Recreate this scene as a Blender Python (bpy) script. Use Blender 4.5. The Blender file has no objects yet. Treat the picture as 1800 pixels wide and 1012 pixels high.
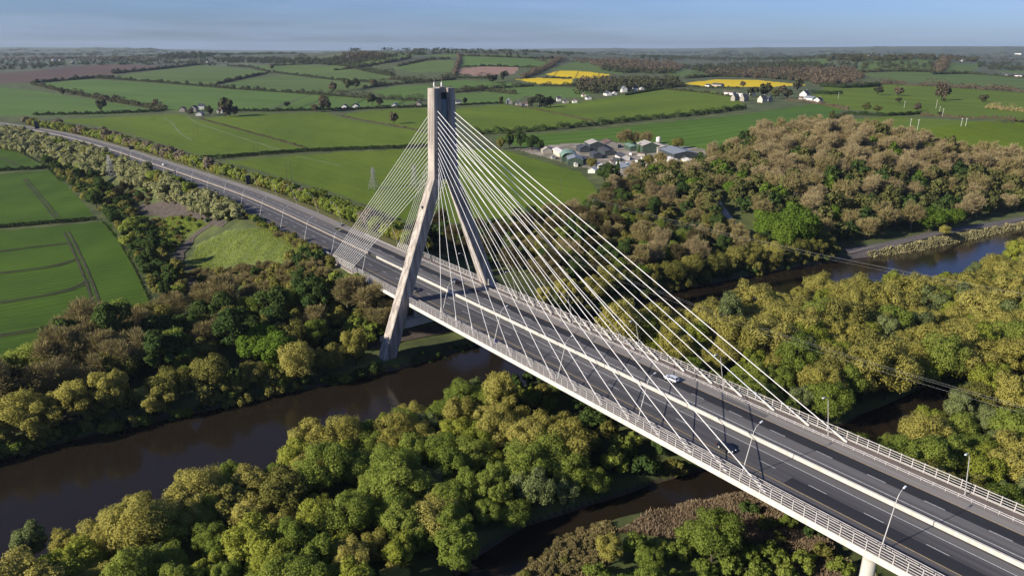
import bpy, math, random
import numpy as np
from mathutils import Vector, Matrix
S = bpy.context.scene
COL = S.collection
R_ = math.radians
rng = np.random.default_rng(7)
random.seed(7)

# ------------------------------------------------------------ camera, sky, sun, exposure
CAM = np.array([217.746, -136.580, 88.362]); YAW, PITCH, ROLL, FPX = 2.481887, 0.327545, 0.004096, 1250.0
PW, PH = 1800.0, 1012.0
def cam_axes():
    cy, sy, cp, sp = math.cos(YAW), math.sin(YAW), math.cos(PITCH), math.sin(PITCH)
    f = np.array([cy*cp, sy*cp, -sp]); r = np.array([sy, -cy, 0.0]); u = np.cross(r, f)
    c, s = math.cos(ROLL), math.sin(ROLL)
    return c*r+s*u, -s*r+c*u, f
AR, AU, AF = cam_axes()
cd = bpy.data.cameras.new('camera'); co = bpy.data.objects.new('camera', cd); COL.objects.link(co)
cd.sensor_fit = 'HORIZONTAL'; cd.sensor_width = 36.0; cd.lens = 36.0*FPX/PW
cd.clip_start = 1.0; cd.clip_end = 60000.0
co.matrix_world = Matrix(((AR[0], AU[0], -AF[0], CAM[0]), (AR[1], AU[1], -AF[1], CAM[1]), (AR[2], AU[2], -AF[2], CAM[2]), (0, 0, 0, 1)))
S.camera = co

SUN_DIR = Vector((-0.19, -1.0, 0.50)).normalized()          # towards the sun
sun_el = math.asin(SUN_DIR.z); sun_az = math.atan2(SUN_DIR.x, SUN_DIR.y)
W = bpy.data.worlds.new('World'); S.world = W; W.use_nodes = True
wn, wl = W.node_tree.nodes, W.node_tree.links
bg = wn['Background']
sky = wn.new('ShaderNodeTexSky'); sky.sky_type = 'NISHITA'; sky.sun_disc = False
sky.sun_elevation = sun_el; sky.sun_rotation = sun_az
sky.altitude = 100; sky.air_density = 1.0; sky.dust_density = 0.6; sky.ozone_density = 2.2
tcw = wn.new('ShaderNodeTexCoord'); mpw = wn.new('ShaderNodeMapping'); mpw.inputs['Scale'].default_value = (2.2, 2.2, 26)
wl.new(tcw.outputs['Generated'], mpw.inputs['Vector'])
nzw = wn.new('ShaderNodeTexNoise'); nzw.inputs['Scale'].default_value = 1.7; nzw.inputs['Detail'].default_value = 7; nzw.inputs['Roughness'].default_value = 0.55
wl.new(mpw.outputs[0], nzw.inputs['Vector'])
rmw = wn.new('ShaderNodeMapRange'); rmw.inputs[1].default_value = 0.42; rmw.inputs[2].default_value = 0.78; rmw.inputs[3].default_value = 0.0; rmw.inputs[4].default_value = 0.40
wl.new(nzw.outputs[0], rmw.inputs[0])
mxw = wn.new('ShaderNodeMixRGB'); mxw.inputs[2].default_value = (5.0, 6.6, 9.8, 1)       # thin high cloud
tnw = wn.new('ShaderNodeMixRGB'); tnw.blend_type = 'MULTIPLY'; tnw.inputs[0].default_value = 1.0; tnw.inputs[2].default_value = (0.64, 0.85, 1.52, 1)   # clear, slightly cold April air
wl.new(sky.outputs[0], tnw.inputs[1])
wl.new(rmw.outputs[0], mxw.inputs[0]); wl.new(tnw.outputs[0], mxw.inputs[1]); wl.new(mxw.outputs[0], bg.inputs['Color'])
bg.inputs['Strength'].default_value = 0.050
sd = bpy.data.lights.new('sun', 'SUN'); sd.energy = 5.0; sd.angle = R_(0.53); sd.color = (1.0, 0.915, 0.77)
so = bpy.data.objects.new('sun', sd); COL.objects.link(so); so.location = (0, -200, 300)
so.rotation_euler = SUN_DIR.to_track_quat('Z', 'Y').to_euler()
S.view_settings.view_transform = 'Standard'; S.view_settings.look = 'None'; S.view_settings.gamma = 1
S.view_settings.use_curve_mapping = False; S.view_settings.exposure = 0.74
S.render.engine = 'CYCLES'
cy = S.cycles
cy.max_bounces = 6; cy.diffuse_bounces = 4; cy.glossy_bounces = 2; cy.transmission_bounces = 3; cy.transparent_max_bounces = 4; cy.volume_bounces = 0
cy.use_denoising = True
cy.caustics_reflective = False; cy.caustics_refractive = False

# ------------------------------------------------------------ helpers
def tag(o, label=None, cat=None, group=None, kind=None):
    if label: o['label'] = label
    if cat: o['category'] = cat
    if group: o['group'] = group
    if kind: o['kind'] = kind
    return o
def link(o, parent=None):
    COL.objects.link(o)
    if parent is not None: o.parent = parent
    return o
def empty(name, loc=(0, 0, 0), rz=0.0, sc=1.0):
    o = bpy.data.objects.new(name, None); o.location = loc; o.rotation_euler = (0, 0, rz); o.scale = (sc, sc, sc) if not hasattr(sc, '__len__') else sc
    o.empty_display_size = 0.3
    return link(o)
def np_mesh(name, v, q, mats, mi=None, smooth=False, vn=None):
    v = np.asarray(v, np.float32); q = np.asarray(q, np.int32)
    m = bpy.data.meshes.new(name); k = q.shape[1]
    m.vertices.add(len(v)); m.vertices.foreach_set('co', v.ravel())
    m.loops.add(q.size); m.loops.foreach_set('vertex_index', q.ravel())
    m.polygons.add(len(q)); m.polygons.foreach_set('loop_start', np.arange(0, q.size, k, dtype=np.int32))
    if mi is not None: m.polygons.foreach_set('material_index', np.asarray(mi, np.int32))
    if smooth: m.polygons.foreach_set('use_smooth', np.ones(len(q), bool))
    for x in (mats if isinstance(mats, (list, tuple)) else [mats]): m.materials.append(x)
    m.update(calc_edges=True)
    if vn is not None: m.normals_split_custom_set_from_vertices(np.asarray(vn, np.float32))
    return m
class MB:
    """collects boxes, bars, tubes and polygons, then links them as one mesh object"""
    def __init__(s): s.v = []; s.f = []; s.m = []
    def add(s, v, f, mi=0):
        o = len(s.v); s.v += [tuple(map(float, p)) for p in v]; s.f += [tuple(i+o for i in q) for q in f]; s.m += [mi]*len(f); return s
    def box(s, x0, x1, y0, y1, z0, z1, mi=0):
        return s.add([(x0, y0, z0), (x1, y0, z0), (x1, y1, z0), (x0, y1, z0), (x0, y0, z1), (x1, y0, z1), (x1, y1, z1), (x0, y1, z1)],
                     [(3, 2, 1, 0), (4, 5, 6, 7), (0, 1, 5, 4), (1, 2, 6, 5), (2, 3, 7, 6), (3, 0, 4, 7)], mi)
    def tube(s, pts, rad, n=6, mi=0, cap=True):
        P = [Vector(p) for p in pts]; k = len(P)
        rad = rad if hasattr(rad, '__len__') else [rad]*k
        base = len(s.v); prev = None
        for i, p in enumerate(P):
            d = (P[min(i+1, k-1)]-P[max(i-1, 0)]).normalized()
            a = prev if prev is not None else (Vector((0, 0, 1)) if abs(d.z) < 0.9 else Vector((1, 0, 0)))
            u = d.cross(a)
            if u.length < 1e-6: u = d.orthogonal()
            u.normalize(); w = u.cross(d).normalized(); prev = w
            for j in range(n):
                t = 2*math.pi*j/n; s.v.append(tuple(p+(u*math.cos(t)+w*math.sin(t))*rad[i]))
        for i in range(k-1):
            for j in range(n):
                s.f.append((base+i*n+j, base+i*n+(j+1) % n, base+(i+1)*n+(j+1) % n, base+(i+1)*n+j)); s.m.append(mi)
        if cap:
            s.f.append(tuple(base+j for j in reversed(range(n)))); s.f.append(tuple(base+(k-1)*n+j for j in range(n))); s.m += [mi, mi]
        return s
    def prism(s, poly, x0, x1, mi=0):
        """poly in (y,z) extruded along x"""
        n = len(poly)
        s.add([(x0, y, z) for y, z in poly]+[(x1, y, z) for y, z in poly],
              [tuple(range(n))[::-1], tuple(range(n, 2*n))]+[(i, (i+1) % n, n+(i+1) % n, n+i) for i in range(n)], mi); return s
    def mesh(s, name, mats, smooth=False, bevel=0):
        m = bpy.data.meshes.new(name); m.from_pydata(s.v, [], s.f)
        for x in (mats if isinstance(mats, (list, tuple)) else [mats]): m.materials.append(x)
        m.polygons.foreach_set('material_index', s.m)
        if smooth: m.polygons.foreach_set('use_smooth', [True]*len(s.f))
        import bmesh
        b = bmesh.new(); b.from_mesh(m); bmesh.ops.recalc_face_normals(b, faces=b.faces)
        if bevel: bmesh.ops.bevel(b, geom=list(b.edges), offset=bevel, segments=2, affect='EDGES', clamp_overlap=True)
        b.to_mesh(m); b.free(); m.update(); return m
    def build(s, name, mats, parent=None, smooth=False, bevel=0, loc=None):
        o = bpy.data.objects.new(name, s.mesh(name, mats, smooth, bevel))
        if loc is not None: o.location = loc
        return link(o, parent)
def copy_tree(o, parent=None):
    c = o.copy(); COL.objects.link(c); c.parent = parent
    for ch in o.children: copy_tree(ch, c)
    return c

# ------------------------------------------------------------ materials
MATS = {}
def mat(name, col, rough=0.8, metal=0.0, spec=0.3, var=0.0, vscale=1.0, col2=None, bump=0.0, bscale=None, detail=6, stretch=(1, 1, 1), lo=0.35, hi=0.65, obj=False):
    """principled material whose colour wanders between col and col2 with a world-space noise"""
    m = bpy.data.materials.new(name); m.use_nodes = True; n, l = m.node_tree.nodes, m.node_tree.links
    b = n['Principled BSDF']; b.inputs['Roughness'].default_value = rough; b.inputs['Metallic'].default_value = metal
    b.inputs['Specular IOR Level'].default_value = spec
    b.inputs['Base Color'].default_value = (*col, 1)
    if var or col2 is not None or bump:
        if obj: vec = n.new('ShaderNodeTexCoord').outputs['Object']
        else: vec = n.new('ShaderNodeNewGeometry').outputs['Position']
        mp = n.new('ShaderNodeMapping'); mp.inputs['Scale'].default_value = stretch; l.new(vec, mp.inputs['Vector'])
        t = n.new('ShaderNodeTexNoise'); t.inputs['Scale'].default_value = vscale; t.inputs['Detail'].default_value = detail; t.inputs['Roughness'].default_value = 0.62
        l.new(mp.outputs[0], t.inputs['Vector'])
        if col2 is None: col2 = tuple(c*(1-var) for c in col)
        r = n.new('ShaderNodeValToRGB'); r.color_ramp.elements[0].position = lo; r.color_ramp.elements[1].position = hi
        r.color_ramp.elements[0].color = (*col2, 1); r.color_ramp.elements[1].color = (*col, 1)
        l.new(t.outputs[0], r.inputs[0]); l.new(r.outputs[0], b.inputs['Base Color'])
        if bump:
            t2 = n.new('ShaderNodeTexNoise'); t2.inputs['Scale'].default_value = bscale or vscale*4; t2.inputs['Detail'].default_value = 4
            l.new(mp.outputs[0], t2.inputs['Vector'])
            bp = n.new('ShaderNodeBump'); bp.inputs['Strength'].default_value = bump; bp.inputs['Distance'].default_value = 0.3
            l.new(t2.outputs[0], bp.inputs['Height']); l.new(bp.outputs[0], b.inputs['Normal'])
    MATS[name] = m; return m
def leaf_mat(name, cols, trans=0.3, hue=0.0):
    """leaves: colour differs from leaf to leaf and from tree to tree"""
    m = bpy.data.materials.new(name); m.use_nodes = True; n, l = m.node_tree.nodes, m.node_tree.links
    n.remove(n['Principled BSDF']); out = n['Material Output']
    g = n.new('ShaderNodeNewGeometry'); oi = n.new('ShaderNodeObjectInfo')
    r = n.new('ShaderNodeValToRGB'); e = r.color_ramp.elements
    e[0].position = 0.0; e[1].position = 1.0; e[0].color = (*cols[0], 1); e[1].color = (*cols[-1], 1)
    for i, c in enumerate(cols[1:-1]):
        x = e.new((i+1)/(len(cols)-1)); x.color = (*c, 1)
    a = n.new('ShaderNodeMath'); a.operation = 'MULTIPLY_ADD'; a.inputs[1].default_value = 0.45; a.inputs[2].default_value = 0.0
    l.new(g.outputs['Random Per Island'], a.inputs[0])
    b2 = n.new('ShaderNodeMath'); b2.operation = 'MULTIPLY_ADD'; b2.inputs[1].default_value = 0.55
    l.new(oi.outputs['Random'], b2.inputs[0]); l.new(a.outputs[0], b2.inputs[2]); l.new(b2.outputs[0], r.inputs[0])
    d = n.new('ShaderNodeBsdfDiffuse'); t = n.new('ShaderNodeBsdfTranslucent'); mx = n.new('ShaderNodeMixShader'); mx.inputs[0].default_value = trans
    l.new(r.outputs[0], d.inputs[0]); l.new(r.outputs[0], t.inputs[0]); l.new(d.outputs[0], mx.inputs[1]); l.new(t.outputs[0], mx.inputs[2])
    l.new(mx.outputs[0], out.inputs['Surface'])
    MATS[name] = m; return m
def field_mat(name, c1, c2, ang=0.0, tram=0.0, tcol=(0.05, 0.05, 0.025), rows=0.0, ns=0.02, width=0.035, fine=0.6, rowfac=0.35):
    """field: broad noise, fine sward noise, optional drill rows and wheel tramlines running at an angle"""
    m = bpy.data.materials.new(name); m.use_nodes = True; n, l = m.node_tree.nodes, m.node_tree.links
    b = n['Principled BSDF']; b.inputs['Roughness'].default_value = 0.9; b.inputs['Specular IOR Level'].default_value = 0.1
    g = n.new('ShaderNodeNewGeometry'); mp = n.new('ShaderNodeMapping'); mp.inputs['Rotation'].default_value = (0, 0, ang); l.new(g.outputs['Position'], mp.inputs['Vector'])
    mps = n.new('ShaderNodeMapping'); mps.inputs['Scale'].default_value = (0.25, 1, 1); l.new(mp.outputs[0], mps.inputs['Vector'])
    t = n.new('ShaderNodeTexNoise'); t.inputs['Scale'].default_value = ns; t.inputs['Detail'].default_value = 8; t.inputs['Roughness'].default_value = 0.6; l.new(mps.outputs[0], t.inputs['Vector'])
    t2 = n.new('ShaderNodeTexNoise'); t2.inputs['Scale'].default_value = fine; t2.inputs['Detail'].default_value = 5; t2.inputs['Roughness'].default_value = 0.75; l.new(mps.outputs[0], t2.inputs['Vector'])
    ad = n.new('ShaderNodeMath'); ad.operation = 'MULTIPLY_ADD'; ad.inputs[1].default_value = 0.45; l.new(t2.outputs[0], ad.inputs[0])
    sc = n.new('ShaderNodeMath'); sc.operation = 'MULTIPLY'; sc.inputs[1].default_value = 0.62; l.new(t.outputs[0], sc.inputs[0]); l.new(sc.outputs[0], ad.inputs[2])
    r = n.new('ShaderNodeValToRGB'); r.color_ramp.elements[0].position = 0.40; r.color_ramp.elements[1].position = 0.64
    r.color_ramp.elements[0].color = (*c2, 1); r.color_ramp.elements[1].color = (*c1, 1); l.new(ad.outputs[0], r.inputs[0])
    col = r.outputs[0]
    def stripes(col, period, w, c, fac):
        sx = n.new('ShaderNodeSeparateXYZ'); l.new(mp.outputs[0], sx.inputs[0])
        dv = n.new('ShaderNodeMath'); dv.operation = 'DIVIDE'; dv.inputs[1].default_value = period; l.new(sx.outputs['Y'], dv.inputs[0])
        fr = n.new('ShaderNodeMath'); fr.operation = 'FRACT'; l.new(dv.outputs[0], fr.inputs[0])
        lt = n.new('ShaderNodeMath'); lt.operation = 'LESS_THAN'; lt.inputs[1].default_value = w; l.new(fr.outputs[0], lt.inputs[0])
        ml = n.new('ShaderNodeMath'); ml.operation = 'MULTIPLY'; ml.inputs[1].default_value = fac; l.new(lt.outputs[0], ml.inputs[0])
        mx = n.new('ShaderNodeMixRGB'); mx.inputs[2].default_value = (*c, 1); l.new(ml.outputs[0], mx.inputs[0]); l.new(col, mx.inputs[1]); return mx.outputs[0]
    if rows: col = stripes(col, rows, 0.5, tuple(0.75*x for x in c2), rowfac)
    if tram: col = stripes(col, tram, width, tcol, 0.8)
    l.new(col, b.inputs['Base Color']); MATS[name] = m; return m

M = MATS
mat('concrete', (0.32, 0.29, 0.25), 0.85, col2=(0.20, 0.18, 0.15), vscale=0.55, stretch=(1, 1, 0.16), bump=0.12, bscale=5)
mat('pylon_concrete', (0.41, 0.36, 0.315), 0.88, col2=(0.175, 0.15, 0.13), vscale=0.75, stretch=(1, 1, 0.09), lo=0.36, hi=0.6, bump=0.15, bscale=5)
mat('beam_concrete_lit', (0.58, 0.54, 0.48), 0.85, col2=(0.40, 0.37, 0.32), vscale=0.5, stretch=(1, 0.3, 1))  # cross-beam concrete coloured paler so its shaded face looks lit
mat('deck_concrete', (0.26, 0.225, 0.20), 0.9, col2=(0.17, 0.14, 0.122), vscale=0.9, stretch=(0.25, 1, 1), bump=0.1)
mat('strip_brown', (0.155, 0.125, 0.108), 0.9, col2=(0.10, 0.08, 0.07), vscale=0.9, stretch=(0.2, 1, 1))
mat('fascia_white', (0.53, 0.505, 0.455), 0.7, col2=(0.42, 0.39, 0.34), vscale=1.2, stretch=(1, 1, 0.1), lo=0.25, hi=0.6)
mat('barrier_concrete', (0.48, 0.45, 0.40), 0.85, col2=(0.39, 0.355, 0.29), vscale=1.4, stretch=(1, 1, 0.2), lo=0.25, hi=0.6)
mat('asphalt_worn', (0.084, 0.080, 0.081), 0.85, col2=(0.046, 0.045, 0.047), vscale=0.5, stretch=(0.025, 1.5, 1), lo=0.36, hi=0.64, bump=0.05, bscale=12)
mat('asphalt_new', (0.024, 0.023, 0.027), 0.8, col2=(0.018, 0.018, 0.021), vscale=0.6, stretch=(0.05, 1.5, 1))
mat('asphalt_pale', (0.225, 0.205, 0.19), 0.9, col2=(0.15, 0.138, 0.128), vscale=0.6, stretch=(0.04, 1.4, 1))
mat('asphalt_mid', (0.132, 0.126, 0.123), 0.88, col2=(0.076, 0.072, 0.072), vscale=0.55, stretch=(0.025, 1.6, 1))
mat('paint_white', (0.62, 0.62, 0.60), 0.7, var=0.35, vscale=1.5)
mat('paint_yellow', (0.50, 0.36, 0.16), 0.7, var=0.35, vscale=1.5)
mat('steel_galv', (0.55, 0.53, 0.50), 0.5, 0.15, 0.4, var=0.25, vscale=2)
mat('rail_paint', (0.47, 0.435, 0.41), 0.6, 0.0, 0.35, var=0.3, vscale=2.5)
mat('cable_white', (0.64, 0.62, 0.60), 0.45, 0.0, 0.4)
mat('cable_sheath', (0.62, 0.66, 0.70), 0.5, 0.0, 0.4)
mat('tower_panel', (0.16, 0.21, 0.25), 0.45, 0.2, 0.5, var=0.4, vscale=0.8, stretch=(1, 1, 0.2))
mat('dark_metal', (0.03, 0.035, 0.045), 0.5, 0.2)
mat('sign_back', (0.035, 0.042, 0.052), 0.6)
mat('black_rubber', (0.015, 0.015, 0.015), 0.9)
mat('glass_dark', (0.012, 0.016, 0.022), 0.08, 0, 0.6)
mat('car_silver', (0.66, 0.68, 0.71), 0.25, 0.25, 0.5)
mat('car_black', (0.012, 0.013, 0.017), 0.2, 0.1, 0.6)
mat('car_white', (0.78, 0.78, 0.77), 0.3, 0.0, 0.5)
mat('lamp_red', (0.35, 0.02, 0.015), 0.3); mat('lamp_clear', (0.75, 0.76, 0.78), 0.15); mat('plate_white', (0.7, 0.7, 0.68), 0.5)
mat('wood_pole', (0.10, 0.085, 0.07), 0.9, var=0.4, vscale=3); mat('pole_pale', (0.48, 0.47, 0.43), 0.8)
mat('mast_steel', (0.27, 0.27, 0.265), 0.6, 0.2)
mat('wire', (0.30, 0.30, 0.29), 0.5, 0.3)
mat('blue_plastic', (0.05, 0.09, 0.30), 0.5)
mat('bark', (0.085, 0.068, 0.05), 0.95, var=0.4, vscale=3); mat('bark_pale', (0.17, 0.14, 0.11), 0.95, var=0.4, vscale=3)
mat('soil_track', (0.085, 0.066, 0.054), 0.95, col2=(0.045, 0.036, 0.03), vscale=0.35, bump=0.3)
mat('soil_dark', (0.055, 0.042, 0.032), 0.95, col2=(0.035, 0.028, 0.02), vscale=0.8)
mat('mud', (0.062, 0.046, 0.032), 0.8, col2=(0.034, 0.026, 0.018), vscale=0.6, bump=0.3)
mat('verge', (0.13, 0.115, 0.036), 0.95, col2=(0.06, 0.075, 0.02), vscale=0.4)
mat('yard_concrete', (0.27, 0.23, 0.20), 0.9, col2=(0.13, 0.12, 0.075), vscale=0.08, lo=0.42, hi=0.58)
mat('ballast', (0.12, 0.105, 0.10), 0.95, col2=(0.075, 0.065, 0.06), vscale=1.2); mat('rail_steel', (0.16, 0.13, 0.12), 0.5, 0.6)
mat('rut', (0.026, 0.020, 0.012), 0.95, col2=(0.045, 0.05, 0.016), vscale=0.3)  # soil darkened by crop shadow put into the colour; also fills expansion joints
mat('ground', (0.082, 0.098, 0.026), 0.95, col2=(0.034, 0.046, 0.014), vscale=0.06, detail=9, bump=0.5, bscale=0.5)
mat('scrub_ground', (0.115, 0.140, 0.030), 0.95, col2=(0.055, 0.075, 0.018), vscale=0.13, detail=10, bump=0.8, bscale=0.6)
mat('far_ground', (0.085, 0.10, 0.045), 0.95, col2=(0.036, 0.046, 0.028), vscale=0.006, detail=9, lo=0.4, hi=0.62)
mat('roof_slate', (0.055, 0.058, 0.066), 0.7, var=0.3, vscale=0.6); mat('roof_brown', (0.13, 0.085, 0.07), 0.8, var=0.3, vscale=0.6)
mat('roof_pale', (0.38, 0.35, 0.31), 0.6, var=0.35, vscale=0.5); mat('roof_green', (0.17, 0.26, 0.20), 0.6, var=0.3, vscale=0.4)
mat('roof_white', (0.58, 0.55, 0.51), 0.5, var=0.25, vscale=0.5); mat('roof_grey', (0.20, 0.225, 0.25), 0.6, var=0.3, vscale=0.4)
mat('wall_white', (0.64, 0.61, 0.56), 0.8, var=0.2, vscale=0.6); mat('wall_cream', (0.60, 0.52, 0.40), 0.8, var=0.2, vscale=0.6)
mat('wall_stone', (0.34, 0.31, 0.27), 0.9, var=0.35, vscale=0.8); mat('wall_green', (0.055, 0.085, 0.06), 0.7, var=0.3, vscale=0.5)
mat('wall_dark', (0.045, 0.055, 0.06), 0.7, var=0.3, vscale=0.5); mat('brick', (0.24, 0.11, 0.07), 0.9, var=0.35, vscale=1)
leaf_mat('leaf_gold', [(0.320, 0.298, 0.070), (0.420, 0.385, 0.100), (0.505, 0.455, 0.135)], 0.52)
leaf_mat('leaf_green', [(0.175, 0.235, 0.044), (0.265, 0.325, 0.064), (0.355, 0.390, 0.086)], 0.55)
leaf_mat('leaf_bright', [(0.115, 0.190, 0.026), (0.155, 0.240, 0.034), (0.200, 0.280, 0.042)], 0.48)
leaf_mat('leaf_dark', [(0.046, 0.080, 0.024), (0.068, 0.108, 0.030), (0.100, 0.138, 0.036)], 0.35)
leaf_mat('leaf_wood', [(0.100, 0.112, 0.038), (0.145, 0.150, 0.050), (0.205, 0.195, 0.066)], 0.35)
leaf_mat('leaf_lime', [(0.240, 0.285, 0.046), (0.330, 0.365, 0.060), (0.410, 0.425, 0.080)], 0.55)
leaf_mat('leaf_grey', [(0.165, 0.205, 0.075), (0.225, 0.265, 0.100), (0.290, 0.320, 0.130)], 0.48)
leaf_mat('leaf_olive', [(0.165, 0.170, 0.044), (0.230, 0.222, 0.058), (0.300, 0.270, 0.074)], 0.45)
leaf_mat('leaf_pale', [(0.235, 0.250, 0.105), (0.305, 0.310, 0.140), (0.365, 0.355, 0.175)], 0.35)
leaf_mat('leaf_pink', [(0.17, 0.145, 0.09), (0.23, 0.19, 0.125), (0.29, 0.23, 0.165)], 0.3)
leaf_mat('twig_brown', [(0.230, 0.182, 0.092), (0.290, 0.232, 0.120), (0.345, 0.278, 0.150)], 0.2)
leaf_mat('twig_tan', [(0.185, 0.155, 0.068), (0.240, 0.200, 0.086), (0.290, 0.238, 0.104)], 0.2)
leaf_mat('twig_dark', [(0.066, 0.056, 0.026), (0.090, 0.076, 0.034), (0.125, 0.102, 0.045)], 0.1)
leaf_mat('reed', [(0.19, 0.14, 0.088), (0.25, 0.188, 0.118), (0.31, 0.24, 0.15)], 0.2)
leaf_mat('reed_pale', [(0.24, 0.22, 0.11), (0.29, 0.26, 0.13), (0.33, 0.29, 0.15)], 0.2)
leaf_mat('leaf_hedge', [(0.024, 0.042, 0.016), (0.034, 0.054, 0.018), (0.05, 0.068, 0.022)], 0.15)
leaf_mat('leaf_far', [(0.035, 0.048, 0.024), (0.052, 0.060, 0.028), (0.085, 0.075, 0.042)], 0.15)
leaf_mat('leaf_far_brown', [(0.085, 0.07, 0.045), (0.115, 0.09, 0.058), (0.14, 0.105, 0.07)], 0.15)
def water_mat():
    m = bpy.data.materials.new('river_water'); m.use_nodes = True; n, l = m.node_tree.nodes, m.node_tree.links
    b = n['Principled BSDF']; b.inputs['Base Color'].default_value = (0.014, 0.0105, 0.0068, 1); b.inputs['Roughness'].default_value = 0.10
    b.inputs['IOR'].default_value = 1.33; b.inputs['Specular IOR Level'].default_value = 0.34
    g = n.new('ShaderNodeNewGeometry'); mp = n.new('ShaderNodeMapping'); mp.inputs['Scale'].default_value = (1.4, 0.5, 1); l.new(g.outputs['Position'], mp.inputs['Vector'])
    t = n.new('ShaderNodeTexNoise'); t.inputs['Scale'].default_value = 0.9; t.inputs['Detail'].default_value = 5; l.new(mp.outputs[0], t.inputs['Vector'])
    t3 = n.new('ShaderNodeTexNoise'); t3.inputs['Scale'].default_value = 0.03; t3.inputs['Detail'].default_value = 4; l.new(mp.outputs[0], t3.inputs['Vector'])
    bs = n.new('ShaderNodeMapRange'); bs.inputs[1].default_value = 0.4; bs.inputs[2].default_value = 0.65; bs.inputs[3].default_value = 0.10; bs.inputs[4].default_value = 0.34; l.new(t3.outputs[0], bs.inputs[0])
    bp = n.new('ShaderNodeBump'); bp.inputs['Distance'].default_value = 0.25; l.new(bs.outputs[0], bp.inputs['Strength'])
    l.new(t.outputs[0], bp.inputs['Height']); l.new(bp.outputs[0], b.inputs['Normal'])
    M['river_water'] = m
water_mat()

# ------------------------------------------------------------ terrain height
CTRL = [  # photo column, photo row, ground height: where the ground lies along that line of sight
 (0,1012,-20),(450,1012,-20),(900,1012,-20),(1350,1012,-20),(1800,1012,-20),(0,820,-20),(450,800,-20),(900,800,-20),(1350,800,-20),(1800,800,-20),
 (0,700,-18.5),(300,650,-18.5),(700,660,-20),(1100,650,-20),(1400,650,-20),(1800,650,-20),(1300,540,-20),(1500,480,-20),(1800,500,-20),(1800,420,-20),(1650,420,-19),
 (0,600,-16.5),(150,500,-15.5),(0,500,-15.5),(300,520,-16),(450,450,-15),(0,400,-14.5),(150,400,-14.5),(0,320,-13.5),(0,260,-12.5),(250,360,-14),(380,340,-13),
 (600,480,-17),(900,480,-18),(1000,430,-15),(1150,440,-14),(1250,430,-16),(1350,400,-14),
 (500,300,-11.5),(650,330,-12),(850,330,-12),(1000,310,-10.5),(1100,350,-11),(300,250,-11),(100,230,-11.5),(500,240,-10),(700,250,-10),
 (1000,270,-9),(1150,275,-6),(1240,265,-3),(1180,350,-9),(1300,330,-2),(1400,300,8),(1500,330,2),(1650,340,2),(1800,340,6),(1450,232,17),(1600,246,19),(1720,268,20),(1850,290,22),
 (100,195,-9),(400,200,-8),(650,195,-7),(850,200,-6),(1000,200,-3),(1200,200,3),(1400,190,9),(1550,205,14),(1750,200,14),
 (100,160,-3),(400,165,-3),(700,175,-3),(900,165,-1),(1100,165,6),(1300,165,9),(1500,165,10),(1700,165,10),
 (0,140,3),(200,135,5),(400,135,5),(600,145,5),(800,148,5),(1000,140,9),(1200,140,10),(1400,140,12),(1600,140,14),(1800,145,12),
 (0,118,8),(200,116,12),(400,115,15),(600,118,19),(800,122,22),(950,122,22),(1100,122,20),(1300,118,10),(1500,120,26),(1700,122,22),(1800,120,14),
 (0,103,10),(200,103,18),(400,104,28),(550,104,38),(700,104,42),(820,104,44),(950,104,42),(1100,106,32),(1300,104,10),(1450,106,42),(1560,105,46),(1700,106,36),(1800,107,16),
 (0,96,16),(250,97,22),(400,98,34),(620,94,60),(720,90,66),(820,92,64),(950,94,58),(1100,98,38),(1300,96,14),(1450,99,44),(1600,99,44),(1800,98,18)]
FARRING = [(-200,86,11000),(0,86.5,11000),(80,85.5,11000),(160,85.0,11000),(230,84.6,11000),(290,88,11500),(420,91.5,12000),(560,92,12000),(760,91,12000),(900,88.5,12000),(1000,87,12000),(1060,86,12000),(1130,88.5,12000),(1220,88.5,11500),(1310,85,11000),(1380,86.5,11000),(1440,87,11000),(1520,85.5,11500),(1600,84,11500),(1660,83,11500),(1740,86,11500),(1820,85,12000),(2000,86,12000)]
def px_ray(px, py):
    px = np.asarray(px, float); py = np.asarray(py, float)
    return ((px-PW/2)/FPX)[..., None]*AR + (-(py-PH/2)/FPX)[..., None]*AU + AF
def uv(x, y):
    dx, dy = x-CAM[0], y-CAM[1]; d = np.maximum(np.hypot(dx, dy), 25.0)
    a = np.arctan2(dy, dx)-YAW; a = (a+np.pi) % (2*np.pi)-np.pi
    a = np.clip(a, -1.05, 1.05)
    return a*2.6, np.log(d), d
_c = np.array(CTRL, float); _r = px_ray(_c[:, 0], _c[:, 1]); _t = (_c[:, 2]-CAM[2])/_r[:, 2]
_p = CAM+_t[:, None]*_r
_f = np.array(FARRING, float); _r2 = px_ray(_f[:, 0], _f[:, 1]); _t2 = _f[:, 2]/np.hypot(_r2[:, 0], _r2[:, 1]); _p2 = CAM+_t2[:, None]*_r2
_r3 = px_ray(_f[:, 0], 0*_f[:, 0]+104); _t3 = 7000/np.hypot(_r3[:, 0], _r3[:, 1]); _p3 = CAM+_t3[:, None]*_r3; _p3[:, 2] = 6
_P = np.vstack([_p, _p2, _p3])
_P = np.vstack([_P, [(217, -136, -20), (320, -260, -20), (420, 40, -20), (60, -330, -18)]])
_U, _V, _ = uv(_P[:, 0], _P[:, 1]); _UV = np.stack([_U, _V], 1)
def _phi(d2): return np.sqrt(d2+0.02)
_A = _phi(((_UV[:, None]-_UV[None])**2).sum(2)); _K = np.ones((len(_P)+1,)*2); _K[:-1, :-1] = _A+np.eye(len(_P))*(-0.01); _K[-1, -1] = 0
_Wt = np.linalg.solve(_K, np.r_[_P[:, 2], 0])
def sstep(a, b, x): t = np.clip((x-a)/(b-a), 0, 1); return t*t*(3-2*t)
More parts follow.
